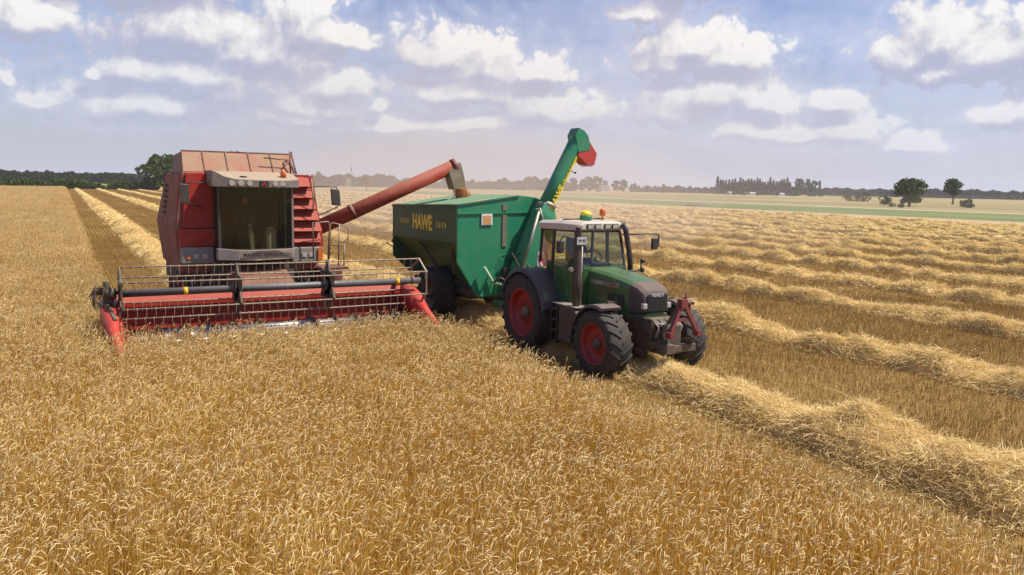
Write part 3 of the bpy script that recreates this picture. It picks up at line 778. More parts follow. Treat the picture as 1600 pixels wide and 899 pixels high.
    for (dx, dz) in ((0, .03), (-.035, -.02), (.035, -.02)):
        m.prism([(4.62+dx-.03, 4.035+dz-.025), (4.62+dx+.03, 4.035+dz-.025), (4.62+dx, 4.035+dz+.03)], 'y', 21.305, 21.316)
    m.build('emblem', 'redspout', rf)
    MB().lathe([(0, .08), (.10, .075), (.17, .06), (.19, .03)], (5.22, 21.75, 4.22), 'z', 16).build('beacon', 'orange', rf)
    MB().lathe([(0, .09), (.03, .09)], (4.15, 21.62, 4.195), 'z', 14).build('roof_cap', 'black', rf)
    # inside: seat, column, console
    m = MB(); m.box(4.1, 4.6, 22.3, 22.75, 2.16, 2.72); m.box(4.1, 4.6, 22.70, 22.84, 2.72, 3.30); m.build('seat', 'seat', cab, bevel=.05)
    m = MB(); m.bar((4.38, 21.75, 2.16), (4.36, 22.0, 2.95), .11, .11); m.build('steering_column', 'trimgrey', cab, bevel=.02)
    m = MB(); m.tube([(4.36+.19*math.cos(t), 22.02+.13*math.sin(t), 2.97+.12*math.sin(t)) for t in [2*PI*k/16 for k in range(17)]], .015, 6, caps=False); m.build('steering_wheel', 'black', cab)
    m = MB(); m.box(4.78, 5.06, 22.0, 22.6, 2.16, 2.78); m.box(4.80, 5.02, 21.98, 22.2, 2.80, 2.86, 0); m.build('console', 'trimgrey', cab, bevel=.02)
    m = MB(); m.tube([(5.26, 21.8, 2.2), (5.26, 21.8, 3.9)], .02, 6); m.build('cab_grip', 'trimgrey', cab)
    # mirrors
    def mirror(body, arms):
        o = MB().hexa(*body).build('mirror', 'black', root, bevel=.02)
        for a in arms: MB().tube(a, .018, 6).build('mirror_arm', 'black', o)
    mirror(([(6.68, 22.12, 3.46), (6.94, 22.16, 3.44), (6.90, 22.16, 3.90), (6.64, 22.12, 3.93)], [(6.68, 22.22, 3.46), (6.94, 22.26, 3.44), (6.90, 22.26, 3.90), (6.64, 22.22, 3.93)]),
           [[(6.0, 22.3, 3.97), (6.55, 22.2, 3.98), (6.82, 22.19, 3.97), (6.84, 22.2, 3.9)], [(6.0, 22.3, 3.05), (6.5, 22.25, 3.24), (6.86, 22.2, 3.42)]])
    mirror(([(2.64, 21.98, 3.50), (2.86, 22.0, 3.46), (2.86, 22.0, 3.98), (2.64, 21.98, 4.0)], [(2.64, 22.06, 3.50), (2.86, 22.08, 3.46), (2.86, 22.08, 3.98), (2.64, 22.06, 4.0)]),
           [[(2.8, 22.04, 3.98), (2.9, 22.04, 4.03), (3.46, 21.75, 4.02)], [(2.86, 22.04, 3.5), (3.2, 22.2, 3.38)]])
    # platform, ladder rail
    m = MB()
    m.tube([(6.05, 22.0, 4.20), (6.0, 21.95, 4.27), (5.93, 21.95, 4.27)], .018, 6)
    m.tube([(6.05, 22.0, 4.22), (6.10, 22.0, 3.6), (6.08, 22.0, 3.25)], .02, 6)
    m.tube([(6.05, 21.9, 1.95), (6.05, 21.9, 2.98), (6.5, 21.95, 3.0), (6.55, 22.0, 2.92), (6.5, 22.0, 1.9)], .02, 6)
    m.tube([(6.62, 22.3, 1.9), (6.66, 22.3, 2.9), (6.72, 22.3, 2.95), (7.1, 22.2, 2.86), (7.17, 22.2, 2.75), (7.14, 22.2, 2.35), (7.05, 22.2, 2.3), (6.55, 22.25, 2.32)], .02, 6)
    m.tube([(6.86, 22.2, 1.7), (6.9, 22.2, 2.92)], .02, 6); m.tube([(7.02, 22.2, 1.7), (7.04, 22.2, 2.3)], .02, 6)
    m.build('handrail', 'bar', root)
    m = MB(); m.box(6.3, 7.1, 22.0, 22.9, 1.62, 1.70); m.build('platform', 'darkred', root, bevel=.01)
    m = MB(); m.box(6.34, 6.92, 22.0, 23.4, 1.0, 1.60); m.build('step_box', 'darkred', root, bevel=.03)
    # chassis, feeder house, wheels
    m = MB(); m.box(2.9, 6.1, 22.5, 28.4, .95, 1.62); m.box(3.4, 5.6, 22.2, 22.9, 1.2, 1.98); m.build('chassis', 'dark', root, bevel=.03)
    m = MB(); m.hexa([(3.75, 20.3, .55), (5.25, 20.3, .55), (5.25, 20.3, 1.35), (3.75, 20.3, 1.35)], [(3.75, 22.6, 1.1), (5.25, 22.6, 1.1), (5.25, 22.6, 1.95), (3.75, 22.6, 1.95)]); m.build('feeder_house', 'darkred', root, bevel=.03)
    wheel(root, (3.05, 23.3, .92), .92, .68, -1, 'rim', 18); wheel(root, (5.92, 23.3, .92), .92, .68, 1, 'rim', 18)
    wheel(root, (3.15, 27.6, .58), .58, .42, -1, 'rim', 16); wheel(root, (5.8, 27.6, .58), .58, .42, 1, 'rim', 16)
    # unloading auger
    m = MB(); m.tube([(6.05, 23.5, 1.9), (6.08, 23.5, 2.35), (6.3, 23.45, 2.58), (6.6, 23.4, 2.74)], .23, 20); m.tube([(6.6, 23.4, 2.74), (8.6, 22.95, 3.70), (10.66, 22.5, 4.68)], [.225, .215, .205], 24)
    m.lathe([(-.03, .26), (.03, .26)], (6.05, 23.5, 2.0), 'z', 20)
    au = m.build('unloading_auger', 'red_tube', root)
    m = MB(); m.tube([(7.55, 23.187, 3.205), (7.66, 23.162, 3.26)], .235, 24); m.build('flange', 'darkred', au); m = MB(); m.tube([(10.62, 22.51, 4.665), (10.74, 22.48, 4.725)], .225, 24); m.build('flange', 'darkred', au)
    m = MB(); m.loft([[(10.40, 22.32, 4.52), (10.80, 22.30, 4.80), (10.80, 22.70, 4.80), (10.40, 22.70, 4.52)], [(10.48, 22.28, 4.22), (10.92, 22.28, 4.40), (10.92, 22.72, 4.40), (10.48, 22.72, 4.22)], [(10.58, 22.29, 3.95), (10.99, 22.29, 4.0), (10.99, 22.71, 4.0), (10.58, 22.71, 3.95)]])
    m.build('spout', 'boot', au, bevel=.02)
    # ------------- header
    m = MB()
    xl, xr = .95, 7.98
    m.box(xl+.06, xr-.06, 19.98, 20.06, .45, 1.28)
    hd = m.build('header', 'red', root, bevel=.01)
    m = MB(); m.prism([(20.10, 1.22), (20.10, 1.42), (20.02, 1.45), (19.80, 1.25), (19.80, 1.17), (19.98, 1.17)], 'x', xl+.06, xr-.06); m.build('top_beam', 'red', hd)
    m = MB(); m.hexa([(xl+.06, 18.35, .36), (xr-.06, 18.35, .36), (xr-.06, 19.97, .42), (xl+.06, 19.97, .42)], [(xl+.06, 18.35, .40), (xr-.06, 18.35, .40), (xr-.06, 19.97, .47), (xl+.06, 19.97, .47)])
    m.build('header_floor', 'dark', hd)
    m = MB()
    for (z, y) in ((.62, 19.93), (.95, 19.93)): m.box(xl+.1, xr-.1, y, 19.975, z, z+.05)
    m.build('stiffener', 'red', hd)
    for x in (xl, xr-.06):
        MB().prism([(20.1, .35), (20.1, 1.45), (19.5, 1.35), (18.5, .85), (18.3, .35)], 'x', x, x+.06).build('end_plate', 'red', hd, bevel=.01)
    m = MB(); m.tube([(xl+.1, 19.3, .52), (xr-.1, 19.3, .52)], .20, 20)
    for sgn, xa, xb in ((1, xl+.12, 4.0), (-1, xr-.12, 5.0)):
        t = np.linspace(0, 1, 160); ang = t*2*PI*abs(xb-xa)/.55*sgn
        vs = []
        for tt, a in zip(t, ang):
            x = xa+(xb-xa)*tt
            for r_ in (.19, .29): vs.append((x, 19.3+r_*math.cos(a), .52+r_*math.sin(a)))
        m.add(vs, [(2*k, 2*k+1, 2*k+3, 2*k+2) for k in range(159)], 0, True)
    m.build('feed_auger', 'chrome', hd)
    # crop lifters / knife guards in silver
    m = MB()
    for k in range(11):
        x = 1.45+.6*k
        m.tube([(x-.27, 18.62, .52), (x+.22, 18.62, .52)], .06, 12)
    m.build('knife_guard', 'chrome', hd)
    # crop dividers
    m = MB()
    m.loft([[(.60, 19.4, .95), (.98, 19.4, .95), (.98, 19.4, 1.42), (.60, 19.4, 1.42)], [(.62, 18.8, .86), (.96, 18.8, .86), (.94, 18.8, 1.32), (.64, 18.8, 1.32)],
            [(.70, 18.2, .60), (.92, 18.2, .60), (.90, 18.2, 1.0), (.72, 18.2, 1.0)], [(.78, 17.5, .50), (.92, 17.5, .50), (.92, 17.5, .74), (.78, 17.5, .74)], [(.83, 17.0, .42), (.89, 17.0, .42), (.89, 17.0, .52), (.83, 17.0, .52)]], smooth=True)
    m.build('crop_divider', 'red_clean', hd)
    m = MB()
    m.loft([[(7.70, 19.5, .95), (8.05, 19.5, .95), (8.05, 19.5, 1.42), (7.70, 19.5, 1.42)], [(7.74, 18.9, .80), (8.05, 18.9, .80), (8.03, 18.9, 1.30), (7.76, 18.9, 1.30)],
            [(7.84, 18.3, .56), (8.04, 18.3, .56), (8.02, 18.3, .95), (7.86, 18.3, .95)], [(7.90, 17.7, .46), (8.02, 17.7, .46), (8.02, 17.7, .70), (7.90, 17.7, .70)], [(7.94, 17.3, .40), (8.0, 17.3, .40), (8.0, 17.3, .5), (7.94, 17.3, .5)]], smooth=True)
    m.build('crop_divider', 'red_clean', hd)
    m = MB(); m.tube([(.75, 18.9, 1.36), (.86, 18.4, 1.1)], .05, 8); m.box(.66, .84, 18.98, 19.16, 1.36, 1.72); m.lathe([(-.08, .10), (.02, .13), (.10, .13), (.13, .08)], (.80, 19.03, 1.60), 'x', 14); m.lathe([(0, .07), (.16, .065)], (.74, 19.05, 1.72), 'z', 12); m.tube([(.48, 19.1, 1.62), (.98, 19.05, 1.62)], .04, 8)
    for k in range(5): m.tube([(.70+.02*k, 19.0, 1.74), (.52-.03*k, 18.95+.04*k, 1.80-.06*k), (.50, 18.95, 1.5-.05*k), (.70, 18.9, 1.34)], .016, 5)
    m.build('reel_drive', 'dark', hd, bevel=.01)
    # ------------- reel
    cy, cz, rr = 19.0, 1.60, .575
    m = MB(); m.tube([(1.0, cy, cz), (8.05, cy, cz)], .085, 20); rl = m.build('reel', 'tube', root)
    for xb in (2.28, 7.37): MB().tube([(xb, cy, cz), (xb+.09, cy, cz)], .092, 20).build('band', 'yellowband', rl)
    angs = [PI/2+k*PI/3 for k in range(6)]
    for a in angs:
        y, z = cy+rr*math.cos(a), cz+rr*math.sin(a)
        m = MB(); m.tube([(1.0, y, z), (3.4, y, z-.012), (5.6, y, z-.012), (8.05, y, z)], .017, 8)
        xs_ = np.arange(1.10, 8.02, .186)
        for x in xs_:
            j = random.uniform(-.012, .012)
            m.tube([(x, y, z-.01), (x+j*.3, y-.012, z-.10), (x+j, y+.01, z-.205)], .0048, 4, 1, caps=False)
            m.box(x-.013, x+.013, y-.02, y+.02, z-.02, z+.022, 1)
        m.build('reel_bar', ['bar', 'tine'], rl)
    hexp = [(cy+(rr+.0)*math.cos(a), cz+(rr+.0)*math.sin(a)) for a in angs]
    for x in (3.45, 5.60):
        m = MB()
        for a in angs:
            ca, sa = math.cos(a), math.sin(a)
            def q(r_, w_): return (cy+r_*ca-w_*sa, cz+r_*sa+w_*ca)
            m.prism([q(.05, -.20), q(.36, -.19), q(rr+.03, -.045), q(rr+.03, .045), q(.36, .19), q(.05, .20)], 'x', x-.022, x+.022)
        m.lathe([(-.10, .13), (.10, .13)], (x, cy, cz), 'x', 18)
        m.build('reel_spider', 'dark', rl)
    for x in (1.0, 8.02):
        m = MB()
        for k, a in enumerate(angs):
            b_ = angs[(k+1) % 6]
            m.bar((x, cy+rr*math.cos(a), cz+rr*math.sin(a)), (x, cy+rr*math.cos(b_), cz+rr*math.sin(b_)), .035, .035, (1, 0, 0))
            if x < 2: m.bar((x, cy, cz), (x, cy+rr*math.cos(a), cz+rr*math.sin(a)), .05, .06, (1, 0, 0))
        if x < 2: m.lathe([(-.03, .30), (.03, .30)], (x, cy, cz), 'x', 24)
        m.build('reel_end', 'bar' if x > 2 else 'dark', rl)
    for x in (.87, 7.72):
        m = MB(); m.bar((x, 20.0, 1.42), (x, 19.0, 1.58), .07, .14); m.build('reel_arm', 'red_clean', rl, bevel=.01)
    return root
combine()
person('person', 'person in dark clothes at the wheel behind the combine windscreen', (4.34, 22.52, 2.86), 0, 'cloth', .98)

# ------------------------------------------------------------------ grain cart
def cart():
    root = thing('grain_cart', 'green grain cart with yellow lettering being filled beside the combine', 'grain cart', (11.1, 22.4, 0))
    xl, xr, y0, y1 = 9.6, 12.62, 20.0, 24.95
    # tank: side walls, hopper slopes
    m = MB()
    def ring(y, dz=0., k=0.):
        return [(xl, y, 3.53+dz), (xl, y, 2.50+dz*.7), (10.45, y, 1.02+k), (11.75, y, 1.02+k), (xr, y, 2.50+dz*.7), (xr, y, 3.70+dz)]
    A, B = ring(20.05), ring(24.9, -.14, .45)
    v = A+B; fs = [(0, 1, 7, 6), (1, 2, 8, 7), (2, 3, 9, 8), (3, 4, 10, 9), (4, 5, 11, 10)]
    m.add(v, fs); m.add([(x+.06*(1 if x < 11 else -1), y, z+.02) for x, y, z in v], fs)
    m.add([B[0], B[1], B[2], B[3], B[4], B[5], (11.55, 24.9, 3.72)], [(0, 1, 2, 3, 4, 5, 6)])
    m.bar((xl-.02, y0, 3.53), (xl-.02, y1, 3.39), .07, .07)
    m.bar((xl-.012, y0, 2.5), (xl-.012, y1, 2.41), .05, .04)
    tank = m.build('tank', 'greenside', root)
    m = MB()
    pts = [(xl-.02, 3.57), (xl-.01, 1.93), (10.22, .94), (11.9, .94), (xr, 1.93), (xr+.02, 3.62), (12.05, 3.79), (11.55, 3.84)]
    m.prism(pts, 'y', 19.97, 20.05); fp = m.build('front_panel', 'green', root, bevel=.012)
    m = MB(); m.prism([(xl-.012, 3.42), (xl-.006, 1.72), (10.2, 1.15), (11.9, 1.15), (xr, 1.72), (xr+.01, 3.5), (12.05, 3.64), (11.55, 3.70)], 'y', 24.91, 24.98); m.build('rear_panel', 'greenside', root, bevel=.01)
    m = MB(); m.bar((xl, 19.955, 3.30), (xr, 19.955, 3.36), .05, .03); m.bar((xl, 19.96, 3.555), (11.55, 19.96, 3.825), .06, .04); m.build('panel_rib', 'green', fp)
    m = MB(); m.box(10.33, 10.68, 19.93, 19.965, 2.98, 3.31); w = m.build('window', 'white', root, bevel=.005)
    m = MB(); m.box(10.37, 10.64, 19.925, 19.933, 3.0, 3.25); m.build('pane', 'grain', w)
    m = MB(); m.box(11.02, 11.16, 19.94, 19.968, 2.36, 3.27); m.box(11.02, 11.16, 19.94, 19.968, 3.4, 3.58); m.build('level_window', 'boot', fp)
    m = MB(); m.prism([(10.25, .94), (10.85, .94), (10.75, 1.7), (10.55, 1.5)], 'y', 19.85, 19.97); m.build('gusset', 'green', fp)
    # roof bars across the open top
    for k in range(6):
        y = 20.7+.75*k; dz = -.14*(y-20)/5
        m = MB(); m.bar((xl+.02, y, 3.56+dz), (11.55, y, 3.86+dz), .045, .05); m.bar((11.55, y, 3.84+dz), (xr, y, 3.73+dz), .04, .035); m.build('roof_bar', 'lightgreen', root)
    # lettering on the side
    s = lettering('HAWE', .60, (xl-.006, 22.5, 2.93), (0, -1, -.0), (0, .0, 1), 'yellow', tank, sx=.86, bold=.05)
    m = MB()
    for sgn, yc in ((1, 23.93), (-1, 21.1)):
        m = MB()
        for k in range(4):
            y = yc-.33+.19*k+.05
            a = .055*1
            for w_ in (0,):
                m.add([(xl-.008, y+.05*1, 2.93+.085), (xl-.008, y-.02, 2.93+.085), (xl-.008, y-.09, 2.93), (xl-.008, y-.02, 2.93-.085), (xl-.008, y+.05, 2.93-.085), (xl-.008, y-.02, 2.93)], [(0, 1, 2, 5), (5, 2, 3, 4)])
        m.build('lettering_arrows', 'yellow', tank)
    # chassis, axle, wheels, fenders, strut
    m = MB(); m.box(10.3, 10.5, 20.1, 24.8, .85, 1.05); m.box(11.7, 11.9, 20.1, 24.8, .85, 1.05); m.box(10.0, 12.2, 22.0, 22.3, .62, .84); m.box(10.5, 11.7, 21.0, 24, .7, .95); m.build('chassis', 'dark', root, bevel=.02)
    m = MB(); m.bar((9.72, 23.2, 2.46), (9.9, 21.9, 1.5), .08, .08); m.build('side_strut', 'dark', root); m = MB(); m.bar((9.72, 20.6, 2.46), (9.95, 20.9, 1.5), .08, .08); m.build('side_strut', 'dark', root)
    wheel(root, (9.95, 22.15, .80), .80, .66, -1, 'rimdark', 18); wheel(root, (12.25, 22.15, .80), .80, .66, 1, 'rimdark', 18)
    m = MB(); m.lathe([(-.0, .05), (.03, .06)], (9.56, 24.98, 2.2), 'x', 10); m.tube([(9.6, 24.95, 2.0), (9.35, 25.0, 2.15)], .02, 6); m.build('marker_lamp', 'black', root)
    m = MB(); m.bar((10.9, 20.1, .72), (11.46, 18.35, .60), .16, .18); m.bar((11.6, 20.1, .72), (11.46, 18.35, .60), .16, .18); m.lathe([(0, .06), (.1, .06)], (11.46, 18.3, .55), 'z', 12); m.build('drawbar', 'green', root, bevel=.01)
    m = MB(); m.tube([(10.36, 19.8, 1.80), (10.6, 19.75, 1.40), (10.68, 19.72, 1.32), (10.95, 19.65, 1.27)], .045, 10); m.build('hydraulic_pipe', 'lightgreen', root)
    m = MB(); m.box(11.0, 11.2, 19.4, 19.6, .98, 1.26); m.box(11.35, 11.6, 19.4, 19.7, .95, 1.2); m.build('parking_jack', 'yellow', root, bevel=.02)
    m = MB(); m.tube([(10.62, 19.72, 1.36), (10.78, 19.6, 1.5), (10.9, 19.5, 1.42)], .03, 6)
    for k in range(7):
        x = 11.0+.09*k; m.tube([(x, 19.93, 2.05-.05*k), (x+.10, 19.5, 2.2-.1*(k % 3)), (x+.28, 19.2, 1.7+.06*(k % 2)), (x+.3, 18.6, 1.4)], .016, 6)
    m.box(11.0, 11.5, 19.75, 19.93, 1.35, 1.75)
    m.build('hydraulic_hoses', 'black', root)
    # overloading auger: wide boxed foot, slim tube, elbow and red spout
    d = Vector((.471, 0, .882)); p = Vector((.882, 0, -.471))
    a0 = Vector((11.04, 19.55, 1.10)); a1 = Vector((12.08, 19.55, 3.30)); a2 = Vector((13.36, 19.55, 5.42))
    m = MB()
    yq = Vector((0, .27, 0))
    m.loft([[a0-p*.10-yq, a0+p*.62-yq, a0+p*.62+yq, a0-p*.10+yq], [a1-p*.20-yq, a1+p*.42-yq, a1+p*.42+yq, a1-p*.20+yq], [a1+d*.3-p*.19-yq*.8, a1+d*.3+p*.22-yq*.8, a1+d*.3+p*.22+yq*.8, a1+d*.3-p*.19+yq*.8]])
    au = m.build('overload_auger', 'green', root, bevel=.02)
    m = MB(); c = lambda t: a1+d*t
    m.tube([c(.05), c(1.2), c(2.35), c(2.60)], .22, 24)
    hp = [(2.12, .10), (2.50, -.225), (2.74, -.225), (2.76, -.02), (2.70, .16), (2.52, .36), (2.36, .42), (2.24, .24)]
    m.loft([[c(a)+p*b+Vector((0, yy, 0)) for a, b in hp] for yy in (-.225, .225)])
    m.tube([c(-.02), c(.08)], .25, 20)
    m.build('auger_tube', 'green', au)
    m = MB(); m.prism([(13.36, 5.36), (13.60, 5.40), (13.84, 5.10), (13.76, 4.77), (13.50, 4.76), (13.16, 5.02), (13.24, 5.22)], 'y', 19.335, 19.765)
    m.prism([(13.54, 4.752), (13.72, 4.762), (13.74, 4.73), (13.52, 4.72)], 'y', 19.38, 19.72)
    m.build('spout', 'redspout', au, bevel=.01)
    m = MB(); m.tube([c(1.62)+p*.2, c(1.60)+p*.36, c(1.62)+p*.42], .012, 6); m.sphere(c(1.62)+p*.43, .035, 6); m.build('spout_camera', 'black', au)
    # pivot, cylinders
    m = MB(); m.tube([(11.98, 19.6, 3.58), (12.2, 19.4, 3.62), (12.42, 19.35, 3.52)], .09, 12); m.build('auger_pivot', 'steel', au)
    m = MB(); m.tube([(11.30, 19.22, 1.80), (11.80, 19.22, 3.40)], .042, 10); m.tube([(11.84, 19.25, 3.5), (12.02, 19.25, 2.95)], .028, 8); m.build('lift_cylinder', 'steel', au)
    xd, yd = d, -p
    lettering('HAWE', .24, c(.60)+p*.09+Vector((0, -.227, 0)), d, -p, 'yellow', au, shear=.15, sx=1.1)
    lettering('Überladewagen', .14, c(1.52)+p*.11+Vector((0, -.224, 0)), d, -p, 'yellow', au, shear=.15, sx=1.05)
    m = MB(); q0, q1 = c(.25)+p*.165+Vector((0, -.13, 0)), c(2.3)+p*.165+Vector((0, -.13, 0)); m.bar(q0, q1, .03, .035); m.build('stripe', 'yellow', au)
    # warning board
    m = MB(); m.box(11.66, 12.0, 19.0, 19.03, 1.86, 2.26); hz = m.build('warning_board', 'white', root)
    m = MB()
    for k in (-1, 0, 1):
        x = 11.80+.16*k
        pts = [(x-.10, 2.26), (x-.02, 2.26), (x+.14, 1.86), (x+.06, 1.86)]
        pts = [(min(max(a, 11.66), 12.0), b) for a, b in pts]
        m.prism(pts, 'y', 18.993, 18.999)
    m.build('warning_stripes', 'redspout', hz)
    m = MB(); m.box(12.02, 12.12, 18.9, 18.94, 1.8, 2.5); m.build('guide_panel', 'yellow', root)
    m = MB(); m.tube([(11.85, 19.04, 2.0), (11.85, 19.5, 1.8)], .025, 6); m.tube([(12.07, 18.95, 2.0), (12.0, 19.5, 1.8)], .025, 6); m.build('board_bracket', 'dark', root)
    return root
cart()
def grain():
    n = 26; xs = np.linspace(9.68, 12.55, n); ys = np.linspace(20.1, 24.85, 34)
    X, Y = np.meshgrid(xs, ys); dz = -.14*(Y-20)/5
    Z = 3.50+dz+.22*np.clip((X-9.6)/1.95, 0, 1)-.06*np.clip((X-11.55), 0, 2)-.03+.09*np.exp(-((X-11.2)**2/.4+(Y-22.4)**2/.8))+.03*(vnoise(X*6, Y*6, 4)-.5)
    idx = np.arange(X.size).reshape(X.shape); q = np.stack([idx[:-1, :-1], idx[:-1, 1:], idx[1:, 1:], idx[1:, :-1]], -1).reshape(-1, 4)
    o = link('grain_heap', np_mesh('grain_heap', [(np.stack([X, Y, Z], -1).reshape(-1, 3), q, 0, .5)], ['grain']))
    tag(o, 'heap of brown grain filling the green cart', 'grain', kind='stuff')
    # falling stream: many kernels round a dense core
    co_ = MB(); co_.tube([(10.78, 22.5, 4.10), (10.86, 22.5, 3.96), (10.97, 22.5, 3.8), (11.05, 22.5, 3.62), (11.08, 22.5, 3.45)], [.11, .12, .125, .14, .2], 14)
    cv = np.array(co_.v); cq = np.array([f for f in co_.f if len(f) == 4]); cv += rng.normal(0, .008, cv.shape)
    N = 14000; t = rng.random(N)**.8; g = rng
    x = 10.84+.28*t**.8+g.normal(0, .06+.05*t, N); y = 22.49+g.normal(0, .10, N); z = 4.02-.55*t
    c = np.stack([x, y, z], -1); dv = np.array([.5, 0, -.86])+g.normal(0, .2, (N, 3)); l = .026
    P = np.stack([c-dv*l, c, c+dv*l], 1)
    v, q = sweep(P, .009*np.array([.5, 1, .4])[None], 4)
    o = link('grain_stream', np_mesh('grain_stream', [(v, q, 0, .5), (cv, cq, 0, .5)], ['grain']))
    tag(o, 'stream of brown grain falling from the red unloading spout', 'grain', kind='stuff')
grain()

# ------------------------------------------------------------------ tractor
def tractor():
    root = thing('tractor', 'dark green tractor with red wheels and cream cab roof pulling the cart', 'tractor', (11.46, 16.6, 0))
    XC = 11.46
    yr, zr, Rr = 17.20, .93, .985
    yf, zf, Rf = 14.06, .69, .755
    for sx_ in (-1, 1):
        wheel(root, (XC+sx_*1.03, yr, zr), Rr, .66, sx_, 'rim', 20)
        wheel(root, (XC+sx_*1.07, yf, zf), Rf, .57, sx_, 'rim', 18)
    # drivetrain
    m = MB(); m.box(11.12, 11.80, 13.3, 17.6, .62, 1.30); m.box(10.75, 12.17, 16.9, 17.5, .75, 1.25); m.box(10.7, 12.2, 13.95, 14.2, .62, .86); m.box(11.2, 11.72, 13.0, 13.5, .55, 1.2)
    m.tube([(11.2, 13.6, .5), (11.2, 15.6, .5)], .12, 10)
    m.build('drivetrain', 'dark', root, bevel=.03)
    # hood
    xl, xr = 10.99, 11.93
    def hs(y, top, w, low, ins):
        l, r_ = XC-w/2, XC+w/2
        return [(l, y, low), (l, y, top-.16), (l+.03, y, top-.07), (l+.13, y, top-.015), (XC, y, top), (r_-.13, y, top-.015), (r_-.03, y, top-.07), (r_, y, top-.16), (r_, y, low)]
    m = MB(); m.loft([hs(15.55, 2.21, .92, 1.32, 0), hs(14.8, 2.16, .94, 1.30, 0), hs(14.2, 2.09, .93, 1.26, 0), hs(13.96, 2.05, .91, 1.26, 0)], smooth=False)
    hood = m.build('hood', 'fgreen', root, bevel=.015)
    m = MB(); m.loft([hs(13.955, 2.05, .905, 1.36, 0), hs(13.75, 1.99, .84, 1.38, 0), hs(13.60, 1.88, .74, 1.40, 0), hs(13.54, 1.76, .66, 1.42, 0)], smooth=False)
    nose = m.build('nose', 'brownfender', root, bevel=.015)
    m = MB()
    for k in range(9): m.box(11.20, 11.72, 13.515, 13.555, 1.45+.034*k, 1.465+.034*k)
    m.box(11.19, 11.73, 13.52, 13.548, 1.43, 1.80); m.build('grille', 'letterdark', nose)
    for x in (11.125, 11.795):
        MB().box(x-.06, x+.06, 13.52, 13.62, 1.48, 1.61).build('headlight', 'lampdim', nose, bevel=.02)
    m = MB(); m.loft([hs(13.98, 1.42, .86, 1.28, 0), hs(13.56, 1.40, .68, 1.29, 0)]); m.build('front_bumper', 'fgreen', root, bevel=.015)
    lettering('FENDT', .095, (11.46, 13.512, 1.78), (1, 0, 0), (0, .12, 1), 'letterlight', nose, sx=1.15)
    # side decal, cooling slots
    m = MB(); m.box(10.98, 10.99, 14.3, 15.4, 1.86, 1.96); dc = m.build('decal', 'trimgrey', hood)
    lettering('FENDT', .10, (10.976, 15.05, 1.91), (0, -1, 0), (0, 0, 1), 'letterlight', hood); lettering('VARIO', .09, (10.976, 14.55, 1.91), (0, -1, 0), (0, 0, 1), 'letterred', hood)
    m = MB()
    for (a, b_) in ((14.75, 14.5), (14.4, 14.15)): m.prism([(a, 1.72), (b_, 1.72), (b_-.05, 1.48), (a-.08, 1.48)], 'x', 10.975, 10.995)
    m.build('cooling_slot', 'letterdark', hood)
    m = MB(); m.box(11.1, 11.82, 13.5, 15.5, 1.0, 1.30); m.box(11.02, 11.9, 13.7, 15.5, 1.18, 1.34); m.build('engine', 'dark', root, bevel=.02)
    m = MB()
    for k in range(12):
        x = 11.12+.06*k; m.tube([(x, 13.25, 1.30-.02*(k % 3)), (x+.04, 13.1, 1.15), (x-.02, 13.12, .92)], .018, 5)
    m.box(11.2, 11.7, 13.05, 13.25, .95, 1.22); m.build('hydraulic_hoses', 'steel', root)
    # cab
    cx0, cx1 = 10.60, 12.32
    m = MB(); m.prism([(15.57, 1.30), (17.2, 1.42), (17.2, 2.28), (15.52, 2.22)], 'x', 10.84, 12.08); m.prism([(15.75, 1.30), (16.55, 1.30), (16.55, 2.02), (15.72, 2.12)], 'x', 10.64, 12.28); cab = m.build('cab', 'fgreen', root, bevel=.03)
    # posts lean inwards to the top
    def post(name, b, t, w, mt): MB().bar(b, t, w, w, (0, 1, 0)).build(name, mt, cab, bevel=.01)
    for sx_ in (-1, 1):
        post('cab_post', (XC+sx_*.64, 15.54, 2.1), (XC+sx_*.60, 15.76, 3.06), .055, 'black')
        post('cab_post', (XC+sx_*.84, 16.55, 2.0), (XC+sx_*.80, 16.55, 3.06), .07, 'black')
        post('cab_post', (XC+sx_*.80, 17.2, 2.2), (XC+sx_*.78, 17.15, 3.06), .06, 'black')
        m = MB(); x = XC+sx_*.80; m.add([(XC+sx_*.65, 15.57, 2.14), (XC+sx_*.84, 16.52, 2.02), (XC+sx_*.80, 16.52, 3.04), (XC+sx_*.61, 15.78, 3.04)], [(0, 1, 2, 3)]); m.build('door_glass', 'glasst', cab)
        m = MB(); m.add([(XC+sx_*.84, 16.58, 2.25), (XC+sx_*.80, 17.17, 2.28), (XC+sx_*.78, 17.13, 3.04), (XC+sx_*.80, 16.58, 3.04)], [(0, 1, 2, 3)]); m.build('side_window', 'glasst', cab)
    MB().add([(XC-.63, 15.53, 2.2), (XC+.63, 15.53, 2.2), (XC+.59, 15.74, 3.04), (XC-.59, 15.74, 3.04)], [(0, 1, 2, 3)]).build('windscreen', 'glasst', cab)
    MB().add([(XC-.79, 17.21, 2.3), (XC+.79, 17.21, 2.3), (XC+.77, 17.16, 3.04), (XC-.77, 17.16, 3.04)], [(0, 1, 2, 3)]).build('rear_window', 'glasst', cab)
    m = MB()
    def rr_(y, w, z0, z1): return [(XC-w, y, z0), (XC-w-.01, y, z1-.07), (XC-w+.10, y, z1), (XC+w-.10, y, z1), (XC+w+.01, y, z1-.07), (XC+w, y, z0)]
    m.loft([rr_(15.68, .60, 3.10, 3.26), rr_(15.74, .66, 3.08, 3.28), rr_(16.2, .80, 3.07, 3.30), rr_(17.2, .86, 3.06, 3.27), rr_(17.32, .80, 3.08, 3.22)])
    rf = m.build('cab_roof', 'cream', root, bevel=.02)
